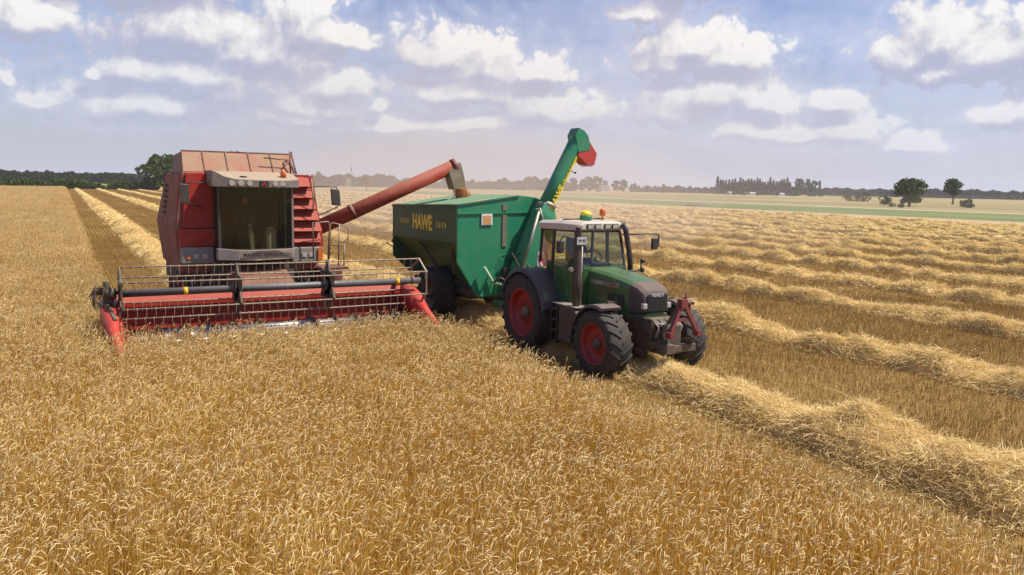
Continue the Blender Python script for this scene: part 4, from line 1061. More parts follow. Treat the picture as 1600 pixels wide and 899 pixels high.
    MB().prism([(XC-.58, 15.74), (XC+.58, 15.74), (XC+.78, 16.4), (XC+.78, 17.2), (XC-.78, 17.2), (XC-.78, 16.4)], 'z', 3.03, 3.078).build('roof_lining', 'black', cab)
    for k in range(4):
        x = XC-.36+.225*k+(.06 if k > 1 else 0)
        MB().box(x-.09, x+.09, 15.655, 15.695, 3.115, 3.235).build('work_lamp', 'letterdark', rf, bevel=.008)
        MB().box(x-.07, x+.07, 15.645, 15.654, 3.13, 3.22).build('lamp_glass', 'lampdim', rf)
    m = MB(); m.tube([(XC-.72, 16.3, 3.32), (XC+.50, 16.3, 3.34)], .018, 6); m.build('roof_rail', 'dark', rf)
    m = MB(); m.lathe([(0, .15), (.09, .16), (.11, .15)], (11.34, 16.2, 3.31), 'z', 20); gd = m.build('satellite_receiver', 'fgreen', rf)
    m = MB(); m.lathe([(0, .145), (.06, .13), (.10, .09), (.12, .03)], (11.34, 16.2, 3.425), 'z', 20); m.build('receiver_dome', 'yellow', rf)
    gd.data.materials[0] = MT['green']
    m = MB(); m.lathe([(0, .02), (.12, .02), (.121, .075), (.26, .075), (.30, .04)], (11.84, 16.2, 3.29), 'z', 16); m.build('beacon', 'orange', rf)
    # exhaust, intake duct
    m = MB(); m.tube([(10.45, 15.22, 1.36), (10.45, 15.22, 2.0), (10.45, 15.22, 2.9), (10.45, 15.2, 3.1), (10.43, 15.15, 3.22)], [.085, .09, .09, .075, .075], 16); ex = m.build('exhaust', 'brownfender', root)
    m = MB(); m.tube([(10.545, 15.18, 1.40), (10.55, 15.18, 2.75)], .018, 8); m.build('heat_shield', 'steel', ex)
    m = MB(); m.box(10.34, 10.60, 15.08, 15.105, 2.80, 2.97); m.build('number_plate', 'shedwall', ex)
    lettering('TF 92', .09, (10.47, 15.078, 2.885), (1, 0, 0), (0, 0, 1), 'letterdark', ex)
    m = MB(); m.lathe([(-.04, .05), (.05, .065)], (10.27, 15.2, 2.22), 'y', 14); m.build('side_lamp', 'chrome', ex)
    m = MB(); m.tube([(12.31, 15.6, 2.0), (12.28, 15.6, 2.4), (12.13, 15.6, 3.05), (12.04, 15.6, 3.25)], .07, 10); m.build('air_intake', 'navy', root)
    # mirrors
    m = MB(); m.box(12.94, 13.12, 15.55, 15.63, 2.60, 2.88); mi = m.build('mirror', 'black', root, bevel=.02)
    m = MB(); m.tube([(12.1, 15.7, 2.97), (12.8, 15.62, 2.99), (13.12, 15.6, 2.98), (13.17, 15.6, 2.92), (13.17, 15.6, 2.68), (13.1, 15.6, 2.66)], .02, 6); m.build('mirror_arm', 'black', mi)
    m = MB(); m.tube([(12.1, 15.5, 2.08), (12.56, 15.5, 2.10)], .03, 6); m.sphere((12.58, 15.48, 2.11), (.06, .06, .08), 6); m.tube([(12.55, 15.5, 2.12), (12.56, 15.5, 2.30)], .02, 6); m.sphere((12.60, 15.5, 2.33), (.07, .06, .07), 6); m.build('work_lamp', 'black', root)
    m = MB(); m.box(10.25, 10.43, 15.75, 15.83, 2.55, 2.85); mi = m.build('mirror', 'black', root, bevel=.02)
    m.__init__(); m.tube([(10.65, 15.5, 2.9), (10.36, 15.7, 2.95), (10.34, 15.78, 2.86)], .018, 6); m.build('mirror_arm', 'black', mi)
    # fenders
    def fender(cx, w, cy_, cz_, r0, r1, a0, a1, mt, lip=.0):
        m = MB(); n = 14; rg = []
        for k in range(n+1):
            a = a0+(a1-a0)*k/n
            ca, sa = math.cos(a), math.sin(a)
            rg.append([(cx-w/2, cy_+r0*ca, cz_+r0*sa-.03), (cx-w/2+.04, cy_+r1*ca, cz_+r1*sa), (cx+w/2-.04, cy_+r1*ca, cz_+r1*sa), (cx+w/2, cy_+r0*ca, cz_+r0*sa-.03)])
        m.loft(rg, smooth=False); return m.build('fender', mt, root, bevel=.01)
    for sx_ in (-1, 1):
        f = fender(XC+sx_*1.02, .70, yr, zr, 1.06, 1.13, R(22), R(168), 'navy')
        m = MB(); n = 12
        pts = [(yr+1.06*math.cos(R(15+150*k/n)), zr+1.06*math.sin(R(15+150*k/n))) for k in range(n+1)]
        xa = XC+sx_*.66; m.prism(pts+[(yr-.9, 1.3)], 'x', min(xa, xa+sx_*.05), max(xa, xa+sx_*.05)); m.build('fender_inner', 'fgreen', f)
        fender(XC+sx_*1.06, .60, yf, zf, .84, .88, R(-6), R(108), 'brownfender')
        m = MB(); m.bar((XC+sx_*.70, 14.1, .9), (XC+sx_*.74, 14.15, 1.58), .05, .08); m.bar((XC+sx_*.74, 14.15, 1.58), (XC+sx_*.95, 14.1, 1.60), .05, .05); m.build('fender_stay', 'dark', root)
    # green panel between fender and cab, steps, tank
    m = MB(); m.prism([(16.3, 1.32), (15.9, 1.34), (15.85, 1.5), (16.05, 2.2), (16.5, 2.2)], 'x', 10.62, 10.76); m.build('cab_corner', 'fgreen', root, bevel=.02)
    for sx_ in (-1, 1):
        x0, x1 = (10.28, 10.85) if sx_ < 0 else (12.07, 12.64)
        m = MB(); m.prism([(15.70, .46), (14.98, .50), (14.98, 1.24), (15.12, 1.33), (15.70, 1.33)], 'x', x0, x1); m.build('fuel_tank', 'brownfender', root, bevel=.03)
        m = MB()
        for k in range(4): m.box(x0-.02, x0+.45, 15.73, 16.0, .42+.26*k, .46+.26*k)
        m.box(x0-.02, x0, 15.72, 15.76, .4, 1.32); m.box(x0-.02, x0, 15.98, 16.02, .4, 1.32); m.build('access_steps', 'black', root)
    MB().box(10.3, 10.8, 15.0, 16.05, 1.335, 1.36).build('step_plate', 'steel', root, bevel=.005)
    # front linkage
    m = MB(); ap = Vector((11.46, 12.72, 1.66))
    for x in (11.10, 11.86):
        m.bar(ap+Vector(((x-11.46)*.12, 0, .02)), (x, 12.66, 1.08), .075, .085, (0, 1, 0))
        m.box(x-.06, x+.06, 12.58, 12.75, 1.0, 1.12)
    m.bar((11.30, 12.70, 1.36), (11.62, 12.70, 1.36), .05, .06); m.box(11.38, 11.54, 12.64, 12.80, 1.62, 1.80)
    m.tube([(11.52, 12.7, 1.76), (11.54, 12.7, 1.98)], .015, 6); m.tube([(11.45, 12.72, 1.83), (11.85, 12.72, 1.84)], .014, 6); m.bar((11.62, 12.68, 1.72), (11.66, 12.70, 1.45), .04, .04)
    m.build('coupling_triangle', 'red_link', root)
    m = MB()
    for x in (11.12, 11.82): m.bar((x, 12.72, .90), (x, 13.3, .72), .08, .14)
    m.bar((10.98, 12.85, .72), (11.95, 12.85, .72), .14, .16); m.box(11.0, 11.22, 12.62, 12.82, .66, .86); m.build('lower_link', 'dark', root, bevel=.015)
    m = MB(); m.bar((11.46, 12.80, 1.68), (11.46, 13.25, 1.05), .07, .07); m.build('top_link', 'dark', root)
    # inside
    m = MB(); m.box(11.2, 11.72, 16.35, 16.85, 1.9, 2.20); m.box(11.22, 11.70, 16.78, 16.92, 2.2, 2.85); m.build('seat', 'seat', cab, bevel=.05)
    m = MB(); m.box(11.2, 11.72, 15.6, 15.8, 1.9, 2.30); m.bar((11.46, 15.7, 2.1), (11.46, 15.95, 2.42), .08, .08); m.build('dashboard', 'black', cab, bevel=.03)
    m = MB(); m.tube([(11.46+.2*math.cos(t), 15.96+.14*math.sin(t), 2.45+.13*math.sin(t)) for t in [2*PI*k/16 for k in range(17)]], .015, 6, caps=False); m.build('steering_wheel', 'black', cab)
    root.location += Vector((-.16, -.20, 0)); bpy.context.view_layer.update()
    return root
tractor()
person('person', 'person in blue at the tractor wheel, partly hidden by the exhaust', (11.30, 16.52, 2.27), 0, 'cloth2', .92)
# ------------------------------------------------------------------ trees, hedges, far woods
def cards(c, size, g, flat=0.):
    """leaf-clump quads at points c"""
    n = len(c); a = g.normal(size=(n, 3)); a[:, 2] *= 1-flat; a /= np.linalg.norm(a, axis=1, keepdims=True)
    b = g.normal(size=(n, 3)); b -= a*(a*b).sum(1, keepdims=True); b /= np.linalg.norm(b, axis=1, keepdims=True)
    s = (size*g.uniform(.6, 1.4, n))[:, None]
    V = np.stack([c-a*s-b*s*.55, c+a*s*.2-b*s*.8, c+a*s+b*s*.55, c-a*s*.2+b*s*.8], 1).reshape(-1, 3)
    return V, np.arange(4*n).reshape(n, 4)
def crown_points(g, n, w, h, z0, lobes, kind='round'):
    if kind == 'cone':
        t = g.random(n)**.7; z = z0+h*(1-t); r = w/2*(t*.95+.05)*(.75+.35*np.sin(t*40+g.random()*6))*np.sqrt(g.uniform(.3, 1, n)); a = g.uniform(0, 2*PI, n)
        return np.stack([r*np.cos(a), r*np.sin(a), z], -1)
    L = []
    for k in range(lobes):
        a = g.uniform(0, 2*PI); q = g.uniform(.0, .80)**.6; zz = g.uniform(.06, .92)
        rad = max(math.sin(math.pi*min(max(zz*.86+.10, .05), .97))**.7, .72 if zz < .5 else 0.)
        L.append((w/2*q*rad*math.cos(a), w/2*q*rad*math.sin(a), z0+h*zz, w*(g.uniform(.13, .24) if lobes < 30 else g.uniform(.085, .165))))
    L = np.array(L); p = L[g.integers(0, lobes, n)]
    d = g.normal(size=(n, 3)); d /= np.linalg.norm(d, axis=1, keepdims=True)
    r = p[:, 3]*g.uniform(.55, 1.05, n)**.5
    q = p[:, :3]+d*r[:, None]*np.array([1, 1, .72]); q[:, 2] = np.maximum(q[:, 2], z0*.8+.1)
    return q
def tree(name, label, x, y, h, w, trunk, seed, mat, n=1600, lobes=26, kind='round', cat='tree', group=None, leaf=None, z=-.03):
    g = np.random.default_rng(seed)
    root = thing(name, label, cat, (x, y, z), group)
    P = crown_points(g, n, w, h-trunk, trunk, lobes, kind)
    v, q = cards(P, leaf or max(w, h)/26, g)
    link('crown', np_mesh('crown', [(v, q, 0, np.repeat(np.clip(g.normal(.45, .28, n), 0, 1), 4))], [mat]), parent=root)
    m = MB(); tw = w*.035+.03
    top = trunk+(h-trunk)*.55
    m.tube([(0, 0, 0), (.02*w, 0, trunk*.6), (0, .01*w, top)], [tw*1.3, tw, tw*.4], 8)
    if kind == 'round':
        for k in range(6):
            a = 2*PI*k/6+g.uniform(0, 1); l = w*g.uniform(.2, .36)
            m.tube([(0, 0, trunk*.8+.1*k), (l*.5*math.cos(a), l*.5*math.sin(a), trunk+(h-trunk)*.2), (l*math.cos(a), l*math.sin(a), trunk+(h-trunk)*g.uniform(.35, .6))], [tw*.6, tw*.4, tw*.15], 6)
    o = m.build('trunk', 'bark', root, bevel=0)
    o.data.transform(Matrix.Translation(Vector(root.location)))
    return root
def gpos(px, dist):
    """ground spot at a picture column and distance (far trees)"""
    a, e = az_el(px, 290); return math.sin(a)*dist, math.cos(a)*dist
# left: big oak, its neighbour behind the combine, hedge clumps
x, y = gpos(256, 325); tree('oak_tree', 'big round dark green oak at the field end behind the combine', x, y, 12.9, 17.5, 1.4, 41, 'leaf_oak', 5200, 46, leaf=.55)
x, y = gpos(366, 330); tree('oak_tree', 'broad oak showing just above the combine grain tank', x, y, 14.6, 19., 2., 42, 'leaf_oak', 3600, 40, leaf=.6)
def hedge(px0, px1, dist, h, seed, label, dip=1.0):
    g = np.random.default_rng(seed); a = gpos(px0, dist); b = gpos(px1, dist)
    n = 5200; t = g.random(n); u = vnoise(t*22+seed, t*0, seed)
    hh = h*(.62+.5*u)*np.minimum(1, np.minimum(t, 1-t)*9+.25)
    P = np.stack([a[0]+(b[0]-a[0])*t+g.normal(0, .3, n), a[1]+(b[1]-a[1])*t+g.normal(0, 1.1, n), hh*g.random(n)**.6], -1)
    root = thing('hedge', label, 'hedge', ((a[0]+b[0])/2, (a[1]+b[1])/2, -.03)); c = np.array([(a[0]+b[0])/2, (a[1]+b[1])/2, 0])
    v, q = cards(P-c, .42, g); link('foliage', np_mesh('foliage', [(v, q, 0, np.repeat(np.clip(g.normal(.5, .28, n), 0, 1), 4))], ['leaf_hedge']), parent=root)
hedge(-14, 162, 322, 3.3, 51, 'long low green hedge at the far end of the uncut wheat')
hedge(166, 246, 326, 2.7, 52, 'short green hedge under the big oak')
# woods (far masses)
def wood(name, label, px0, px1, d0, d1, h, seed, mat, n, size, rows=1.0, var=.4, freq=30):
    g = np.random.default_rng(seed); t = g.random(n); px = px0+(px1-px0)*t
    d = d0+(d1-d0)*t+np.abs(g.normal(0, 10*rows, n))
    u = .55*vnoise(t*freq+seed, t*0, seed)+.45*vnoise(t*freq*3.1, t*0, seed+2)
    top = h*(1-var*.5+var*(u-.5)*1.6)
    z = top*(1-g.random(n)**2*.97)
    az = np.array([az_el(p, 290)[0] for p in np.linspace(px0, px1, 60)]); a = np.interp(t, np.linspace(0, 1, 60), az)
    P = np.stack([np.sin(a)*d, np.cos(a)*d, z], -1)
    v, q = cards(P, size, g)
    o = link(name, np_mesh(name, [(v, q, 0, np.repeat(np.clip(g.normal(.45, .25, n), 0, 1), 4))], [mat]))
    tag(o, label, 'wood', kind='stuff')
wood('far_wood', 'dark green far wood beyond the hedges past the uncut wheat', -30, 232, 620, 640, 7.6, 61, 'leaf_dark', 18000, .9, 2., .22, 40)
wood('far_wood', 'hazy grey-green far wood behind the combine and cart', 470, 900, 900, 850, 13.5, 62, 'leaf_dark', 16000, 1.5, 2., .5)
wood('far_wood', 'thin line of far trees between house and conifers', 985, 1125, 1000, 1000, 7.5, 63, 'leaf_dark', 4500, 1.2, 1., .5)
wood('far_wood', 'low dark far wood along the horizon behind the lone field trees', 1230, 1630, 1150, 1050, 10.5, 64, 'leaf_dark', 15000, 1.5, 2., .35, 26)
# hazy single tree and mast in the middle
x, y = gpos(572, 480); tree('tree', 'pale hazy round tree in the dust above the combine auger', x, y, 9.2, 7.6, 2., 71, 'leaf_pale', 1300, 18, leaf=.42)
x, y = gpos(549, 880)
m = MB(); m.bar((x, y, 0), (x, y, 16), 1.4, 1.4); m.lathe([(16, .8), (22, .25), (25, .05)], (x, y, 0), 'z', 8); m.box(x-6, x-1, y-2, y+3, 0, 9)
o = m.build('mast_tower', 'boot', loc=(x, y, 0)); tag(o, 'faint thin tower on the hazy horizon behind the auger', 'tower')
# tree groups right of the cart auger, the house
gr = 'trees of the dark copse by the far house'
for k, (px, hh, ww) in enumerate(((884, 10, 13), (896, 14, 15), (908, 16, 16), (920, 17, 17), (932, 16.5, 16), (943, 12, 12), (964, 12, 11), (975, 13.5, 12), (990, 9.5, 11))):
    x, y = gpos(px, 900+(k % 3)*12); tree('tree', 'far dark round tree in the copse beside the pale house', x, y, hh, ww, 1.5, 80+k, 'leaf_dark', 500, 12, group=gr, leaf=1.0)
x, y = gpos(943, 880); hs_ = thing('house', 'pale far house with reddish roof among dark trees', 'house', (x, y, 0))
m = MB(); m.box(x-6, x+6, y-4, y+4, 0, 4.2); m.build('wall', 'shedwall', hs_)
m = MB(); m.prism([(y-4.4, 4.2), (y+4.4, 4.2), (y, 7.4)], 'x', x-6.4, x+6.4); m.build('roof', 'brownfender', hs_)
for k in range(4): MB().box(x-4.6+2.7*k, x-3.5+2.7*k, y-4.05, y-4.01, 1.2, 2.9).build('window', 'letterdark', hs_)
gr = 'small far trees in the gap'
for k, (px, hh, ww) in enumerate(((1036, 9, 8), (1046, 7, 7), (1058, 8.2, 8), (1068, 6.5, 8), (1076, 6.5, 6))):
    x, y = gpos(px, 860); tree('tree', 'small far tree in the gap between the copse and the tall conifers', x, y, hh, ww, 1., 100+k, 'leaf_dark', 260, 9, group=gr, leaf=.8)
gr = 'row of tall conifers'
px = 1121.; k = 0
while px < 1234:
    hh = random.uniform(13.5, 20); x, y = gpos(px, 905+random.uniform(-6, 14))
    tree('conifer_tree', 'tall narrow dark conifer in the close far row', x, y, hh, random.uniform(6.5, 8.5), .4, 120+k, 'leaf_con', 620, 8, 'cone', group=gr, leaf=1.0); px += random.uniform(3.6, 5.0); k += 1
gr = 'broad trees ending the conifer row'
for k, (px, hh, ww) in enumerate(((1243, 18, 11), (1252, 18.5, 12), (1262, 18.5, 12), (1271, 17, 10))):
    x, y = gpos(px, 900); tree('tree', 'tall blocky broadleaf tree at the end of the conifer row', x, y, hh, ww, 1., 160+k, 'leaf_dark', 520, 14, group=gr, leaf=.9)
x, y = gpos(1281, 905); tree('conifer_tree', 'single slim conifer just past the blocky trees', x, y, 17, 5.5, .6, 170, 'leaf_con', 360, 8, 'cone', leaf=.8)
gr = 'low bushes under the conifers'
for k in range(9):
    x, y = gpos(1150+k*17+random.uniform(-5, 5), 830); tree('bush', 'low bush below the far tree row at the meadow edge', x, y, random.uniform(3, 4.5), random.uniform(7, 11), .2, 180+k, 'leaf_hedge', 200, 8, cat='bush', group=gr, leaf=.7)
for k, (px, ww, lb) in enumerate(((1143, 10, 'small white far shed under the conifers, leftmost of the three'), (1172, 16, 'long white far shed under the middle of the conifers'), (1216, 14, 'white far shed under the right end of the conifers'))):
    x, y = gpos(px, 850); b_ = thing('shed', lb, 'shed', (x, y, 0)); m = MB(); m.box(x-ww/2, x+ww/2, y-3, y+3, 0, 1.9); m.build('wall', 'shedwall', b_)
    m = MB(); m.prism([(y-3.3, 1.9), (y+3.3, 1.9), (y, 2.9)], 'x', x-ww/2-.3, x+ww/2+.3); m.build('roof', 'shedwall', b_)
# right: two lone trees and shrubs
x, y = 243.5, 163.; tree('oak_tree', 'lone oak with spreading dark crown, larger of the two field trees', x, y, 9.2, 11.4, 1.3, 207, 'leaf_oak', 4200, 85, leaf=.30)
x, y = gpos(1491, 395); tree('oak_tree', 'lone round-topped tree with bare trunk, smaller of the two field trees', x, y, 10.6, 8.8, 4.2, 202, 'leaf_oak', 1500, 20, leaf=.42)
x, y = gpos(1514, 300); tree('bush', 'round green bush standing alone near the smaller field tree', x, y, 2.9, 4.2, .2, 203, 'leaf_hedge', 420, 10, cat='bush', leaf=.3)
for k, (px, d, hh, ww, lb) in enumerate(((1384, 330, 2.9, 5.5, 'low bush left of the lone oak'), (1396, 270, 1.1, 2.4, 'tiny dry bush by the lone oak, further from its trunk'), (1413, 262, 1.3, 2.8, 'tiny dark bush at the foot of the lone oak'), (1352, 420, 3.2, 11, 'wide bush clump on the meadow before the far wood'), (1328, 430, 2.6, 8, 'smaller bush clump left of the wide clump on the meadow'))):
    x, y = gpos(px, d); tree('bush', lb, x, y, hh, ww, .2, 210+k, 'leaf_dark', 260, 9, cat='bush', leaf=hh/9)
x, y = gpos(1090, 212); m = MB(); m.sphere((x, y, 0), (3.4, 1.5, .75), 8); o = m.build('manure_heap', 'dark', loc=(x, y, 0)); tag(o, 'low dark heap lying on the grass strip', 'heap')

# ------------------------------------------------------------------ sun, sky with cumulus
SUN_AZ = R(90+35); SUN_EL = R(57)       # azimuth from +y towards +x
sd = Vector((math.sin(SUN_AZ)*math.cos(SUN_EL), math.cos(SUN_AZ)*math.cos(SUN_EL), math.sin(SUN_EL)))
sl = bpy.data.lights.new('sun', 'SUN'); sl.energy = 5.0; sl.angle = R(.53); sl.color = (1., .93, .82)
so = bpy.data.objects.new('sun', sl); col.objects.link(so); so.rotation_euler = sd.to_track_quat('Z', 'Y').to_euler(); so.location = (0, 0, 60)
w = bpy.data.worlds.new('World'); sc.world = w; w.use_nodes = True
n = w.node_tree; n.nodes.clear()
out = n.nodes.new('ShaderNodeOutputWorld'); bg = n.nodes.new('ShaderNodeBackground'); n.links.new(bg.outputs[0], out.inputs[0])
SKY = .07; bg.inputs[1].default_value = SKY
sky = n.nodes.new('ShaderNodeTexSky'); sky.sky_type = 'NISHITA'; sky.sun_disc = False; sky.sun_elevation = SUN_EL; sky.sun_rotation = SUN_AZ
sky.air_density = 1.2; sky.dust_density = 1.5; sky.ozone_density = 1.5; sky.altitude = 50
tcw = n.nodes.new('ShaderNodeTexCoord').outputs['Generated']
sp = n.nodes.new('ShaderNodeSeparateXYZ'); n.links.new(tcw, sp.inputs[0])
az = mth(n, 'ARCTAN2', sp.outputs[0], sp.outputs[1]); el = mth(n, 'ARCSINE', sp.outputs[2])
cb = n.nodes.new('ShaderNodeCombineXYZ'); n.links.new(az, cb.inputs[0]); n.links.new(el, cb.inputs[1])
AE = cb.outputs[0]
K = 1/F*1.02
BL = [(40, 14, 82, 40), (285, 30, 120, 62), (400, 62, 140, 60), (470, 28, 70, 50), (540, 55, 52, 22), (330, 108, 170, 45), (200, 95, 60, 34), (240, 160, 150, 34), (350, 140, 70, 30),
      (530, 128, 52, 34), (490, 160, 80, 26), (465, 185, 70, 16), (134, 111, 18, 13), (60, 157, 34, 13), (4, 118, 14, 13),
      (690, 78, 74, 42), (760, 95, 90, 42), (840, 106, 66, 24), (730, 138, 120, 30), (860, 165, 100, 38), (740, 192, 110, 18), (590, 165, 18, 14), (610, 195, 50, 12),
      (1085, 66, 88, 42), (1130, 86, 80, 30), (1060, 98, 90, 22), (1110, 140, 110, 36), (1050, 165, 80, 34), (1190, 200, 90, 24), (1200, 155, 50, 26), (1325, 195, 66, 32), (1318, 155, 46, 20), (1250, 205, 60, 18),
      (1480, 45, 70, 46), (1420, 78, 60, 38), (1540, 70, 80, 50), (1600, 58, 70, 50), (1480, 105, 90, 26), (1570, 178, 48, 20), (1608, 165, 30, 24), (1425, 226, 44, 16), (1010, 12, 60, 24), (1080, -30, 120, 30), (250, -40, 140, 40), (1350, -60, 90, 30),
      (1740, 90, 120, 45), (-120, 80, 90, 40), (1900, 60, 140, 60), (-300, 60, 150, 60), (2150, 120, 120, 40)]
def cloudfield():
    ng = bpy.data.node_groups.new('cloud_field', 'ShaderNodeTree')
    ng.interface.new_socket('P', in_out='INPUT', socket_type='NodeSocketVector')
    ng.interface.new_socket('D', in_out='OUTPUT', socket_type='NodeSocketFloat')
    ng.interface.new_socket('A', in_out='OUTPUT', socket_type='NodeSocketFloat')
    gi = ng.nodes.new('NodeGroupInput'); go = ng.nodes.new('NodeGroupOutput')
    P = gi.outputs[0]
    wn = ng.nodes.new('ShaderNodeTexNoise'); wn.noise_dimensions = '2D'; wn.inputs['Scale'].default_value = 14; wn.inputs['Detail'].default_value = 3; ng.links.new(P, wn.inputs['Vector'])
    wv = vmth(ng, 'MULTIPLY_ADD', vmth(ng, 'SUBTRACT', wn.outputs['Color'], (.5, .5, .5)), (.034, .022, 0), P)
    acc = None
    for (px, py, rx, ry) in BL:
        a, e = az_el(px, py); sx, sy = 1/(rx*K), 1/(ry*K)
        e -= .30*ry*K; sy /= 1.25
        q_ = vmth(ng, 'MULTIPLY_ADD', wv, (sx, sy, 0), (-a*sx, -e*sy, 0))
        l = vmth(ng, 'LENGTH', vmth(ng, 'MAXIMUM', q_, vmth(ng, 'MULTIPLY', q_, (-1., -1.9, 0))))
        if acc is None: acc = l
        else:
            s = ng.nodes.new('ShaderNodeMath'); s.operation = 'SMOOTH_MIN'; s.inputs[2].default_value = .35
            ng.links.new(acc, s.inputs[0]); ng.links.new(l, s.inputs[1]); acc = s.outputs[0]
    b = mth(ng, 'MAXIMUM', mth(ng, 'MULTIPLY', mth(ng, 'SUBTRACT', 1., acc), 1.25), -1.6)
    v = ng.nodes.new('ShaderNodeTexVoronoi'); v.feature = 'F1'; v.voronoi_dimensions = '2D'; v.inputs['Scale'].default_value = 40
    ng.links.new(wv, v.inputs['Vector'])
    try: v.inputs['Detail'].default_value = 2.; v.inputs['Roughness'].default_value = .55
    except Exception: pass
    n1 = noise(ng, P, 20, 5, .6); ng.nodes[-1].noise_dimensions = '2D'
    d = mth(ng, 'MULTIPLY_ADD', mth(ng, 'SUBTRACT', .40, v.outputs['Distance']), .90, b)
    d = mth(ng, 'MULTIPLY_ADD', mth(ng, 'SUBTRACT', n1, .5), .85, d)
    ng.links.new(d, go.inputs[0]); ng.links.new(acc, go.inputs[1])
    return ng
CF = cloudfield()
def cf(vec):
    x = n.nodes.new('ShaderNodeGroup'); x.node_tree = CF; n.links.new(vec, x.inputs[0]); return x.outputs
(d0, a0), (d1, a1) = cf(AE), cf(vmth(n, 'ADD', AE, (.010, .020, 0)))
mask = n.nodes.new('ShaderNodeMapRange'); mask.interpolation_type = 'SMOOTHSTEP'; n.links.new(d0, mask.inputs[0])
mask.inputs[1].default_value = -.52; mask.inputs[2].default_value = -.02
lit = mth(n, 'MULTIPLY_ADD', mth(n, 'SUBTRACT', a1, a0), .95, .40)
lit = mth(n, 'MULTIPLY_ADD', mth(n, 'SUBTRACT', d0, d1), .42, lit, True)
thick = mth(n, 'MULTIPLY', mth(n, 'SUBTRACT', d0, .35), .10, None, True)
lit = mth(n, 'SUBTRACT', lit, thick, None, True)
q = 1/SKY
ccol = ramp(n, lit, [(0, (.36, .37, .49)), (.35, (.43, .43, .53)), (.58, (.555, .545, .59)), (.8, (.68, .665, .665)), (1, (.775, .755, .735))])
ccol = vmth(n, 'SCALE', ccol, q)
# thin high veil, streaky
vv = vmth(n, 'MULTIPLY', AE, (3.2, 10., 1))
veil = mth(n, 'MULTIPLY_ADD', noise(n, vv, 1.6, 4, .6), 2.4, -.80, True)
vz = n.nodes.new('ShaderNodeMapRange'); vz.interpolation_type = 'SMOOTHSTEP'; n.links.new(az, vz.inputs[0]); vz.inputs[1].default_value = az_el(300, 100)[0]; vz.inputs[2].default_value = az_el(1000, 100)[0]
veil = mth(n, 'MULTIPLY', veil, mth(n, 'MULTIPLY_ADD', vz.outputs[0], .45, .10))
vf = n.nodes.new('ShaderNodeMapRange'); n.links.new(el, vf.inputs[0]); vf.inputs[1].default_value = .28; vf.inputs[2].default_value = .5; vf.inputs[3].default_value = 1.; vf.inputs[4].default_value = 0.
veil = mth(n, 'MULTIPLY', veil, vf.outputs[0])
skyc = sky.outputs[0]
skyc = mixc(n, 1., skyc, (SKYTINT), 'MULTIPLY')
# horizon haze of the far air
hz = mth(n, 'POWER', mth(n, 'SUBTRACT', 1., mth(n, 'MAXIMUM', el, 0.), None, True), 12.)
hz = mth(n, 'MULTIPLY', hz, .80)
hazec = vmth(n, 'SCALE', mixc(n, 0., (.53, .555, .70), (.5, .5, .6)), q)
base = mixc(n, veil, skyc, vmth(n, 'SCALE', mixc(n, 0., (.58, .60, .74), (0, 0, 0)), q))
base = mixc(n, hz, base, hazec)
fade = n.nodes.new('ShaderNodeMapRange'); n.links.new(el, fade.inputs[0]); fade.inputs[1].default_value = .02; fade.inputs[2].default_value = .17
cm = mth(n, 'MULTIPLY', mask.outputs[0], mth(n, 'MULTIPLY_ADD', fade.outputs[0], .72, .20))
cm = mth(n, 'MULTIPLY', cm, mth(n, 'GREATER_THAN', el, 0.))
halo = n.nodes.new('ShaderNodeMapRange'); halo.interpolation_type = 'SMOOTHSTEP'; n.links.new(d0, halo.inputs[0]); halo.inputs[1].default_value = -1.5; halo.inputs[2].default_value = -.2
hf = mth(n, 'MULTIPLY', mth(n, 'MULTIPLY', halo.outputs[0], .28), vf.outputs[0])
base = mixc(n, hf, base, vmth(n, 'SCALE', mixc(n, lit, (.52, .54, .68), (.66, .67, .76)), q))
fin = mixc(n, cm, base, ccol)
n.links.new(fin, bg.inputs[0])
w.cycles.sampling_method = 'MANUAL'; w.cycles.sample_map_resolution = 512

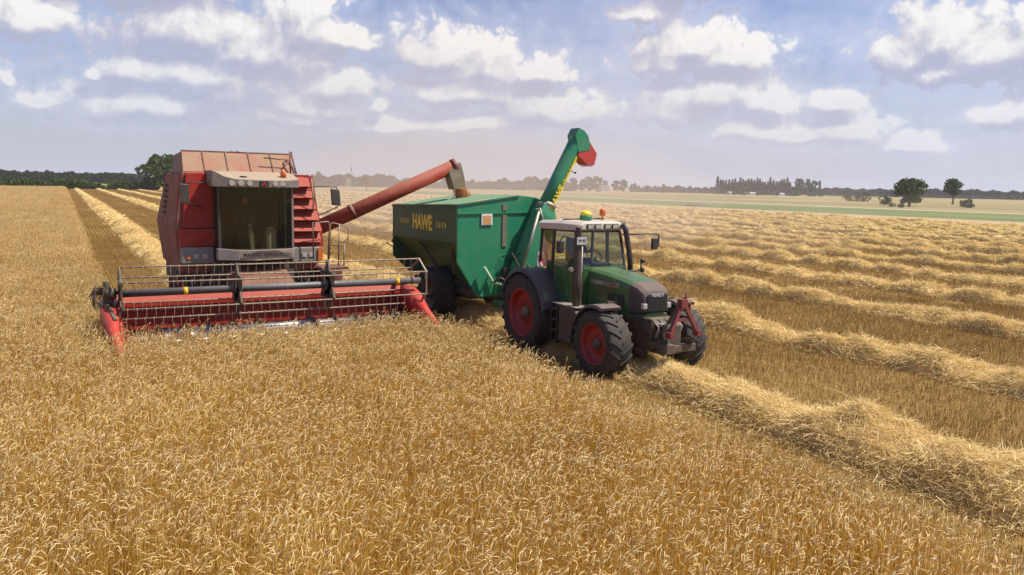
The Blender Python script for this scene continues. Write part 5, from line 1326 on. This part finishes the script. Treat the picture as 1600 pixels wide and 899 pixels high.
# ------------------------------------------------------------------ air: haze box and harvest dust
def volbox(name, lo, hi, colr, dens, label, aniso=.2):
    m = MB(); m.box(lo[0], hi[0], lo[1], hi[1], lo[2], hi[2])
    mt, nn, oo = newmat(name); v = nn.nodes.new('ShaderNodeVolumePrincipled')
    v.inputs['Color'].default_value = (*colr, 1); v.inputs['Density'].default_value = dens; v.inputs['Anisotropy'].default_value = aniso
    nn.links.new(v.outputs[0], oo.inputs['Volume'])
    o = m.build(name, [mt]); tag(o, label, 'haze', kind='stuff'); return o
HAZE = .00016
if HAZE: volbox('haze', (-400, -100, -1.2), (1500, 1500, 30), (.86, .87, .95), HAZE, 'thin summer haze over the fields')

def dust(name, c, r, dens, label):
    import bmesh
    bm = bmesh.new(); bmesh.ops.create_icosphere(bm, subdivisions=4, radius=1.0)
    for v_ in bm.verts: v_.co = (v_.co.x*r[0], v_.co.y*r[1], v_.co.z*r[2])
    me = bpy.data.meshes.new(name); bm.to_mesh(me); bm.free()
    mt, nn, oo = newmat(name); v = nn.nodes.new('ShaderNodeVolumePrincipled')
    v.inputs['Color'].default_value = (.98, .86, .74, 1); v.inputs['Density'].default_value = dens; v.inputs['Anisotropy'].default_value = .3
    nn.links.new(v.outputs[0], oo.inputs['Volume'])
    me.materials.append(mt); o = link(name, me, c); tag(o, label, 'dust', kind='stuff')
dust('harvest_dust', (31, 62, 3), (17, 26, 6), .010, 'brown dust hanging behind the combine')
dust('harvest_dust', (34, 66, 5), (26, 38, 15), .0034, 'thin brown dust drifting over the field behind the machines')
dust('harvest_dust', (118, 66, 1.0), (16, 60, 3.2), .002, 'low streak of dust over the pale field strip')
# ------------------------------------------------------------------ render settings
sc.view_settings.view_transform = 'Standard'; sc.view_settings.look = 'None'; sc.view_settings.gamma = 1; sc.view_settings.exposure = EXPO
sc.view_settings.use_curve_mapping = False
sc.render.engine = 'CYCLES'
cy = sc.cycles; cy.max_bounces = 6; cy.diffuse_bounces = 3; cy.glossy_bounces = 2; cy.transmission_bounces = 4; cy.transparent_max_bounces = 10; cy.volume_bounces = 1
cy.use_denoising = True; cy.use_adaptive_sampling = True
cy.sample_clamp_indirect = 6
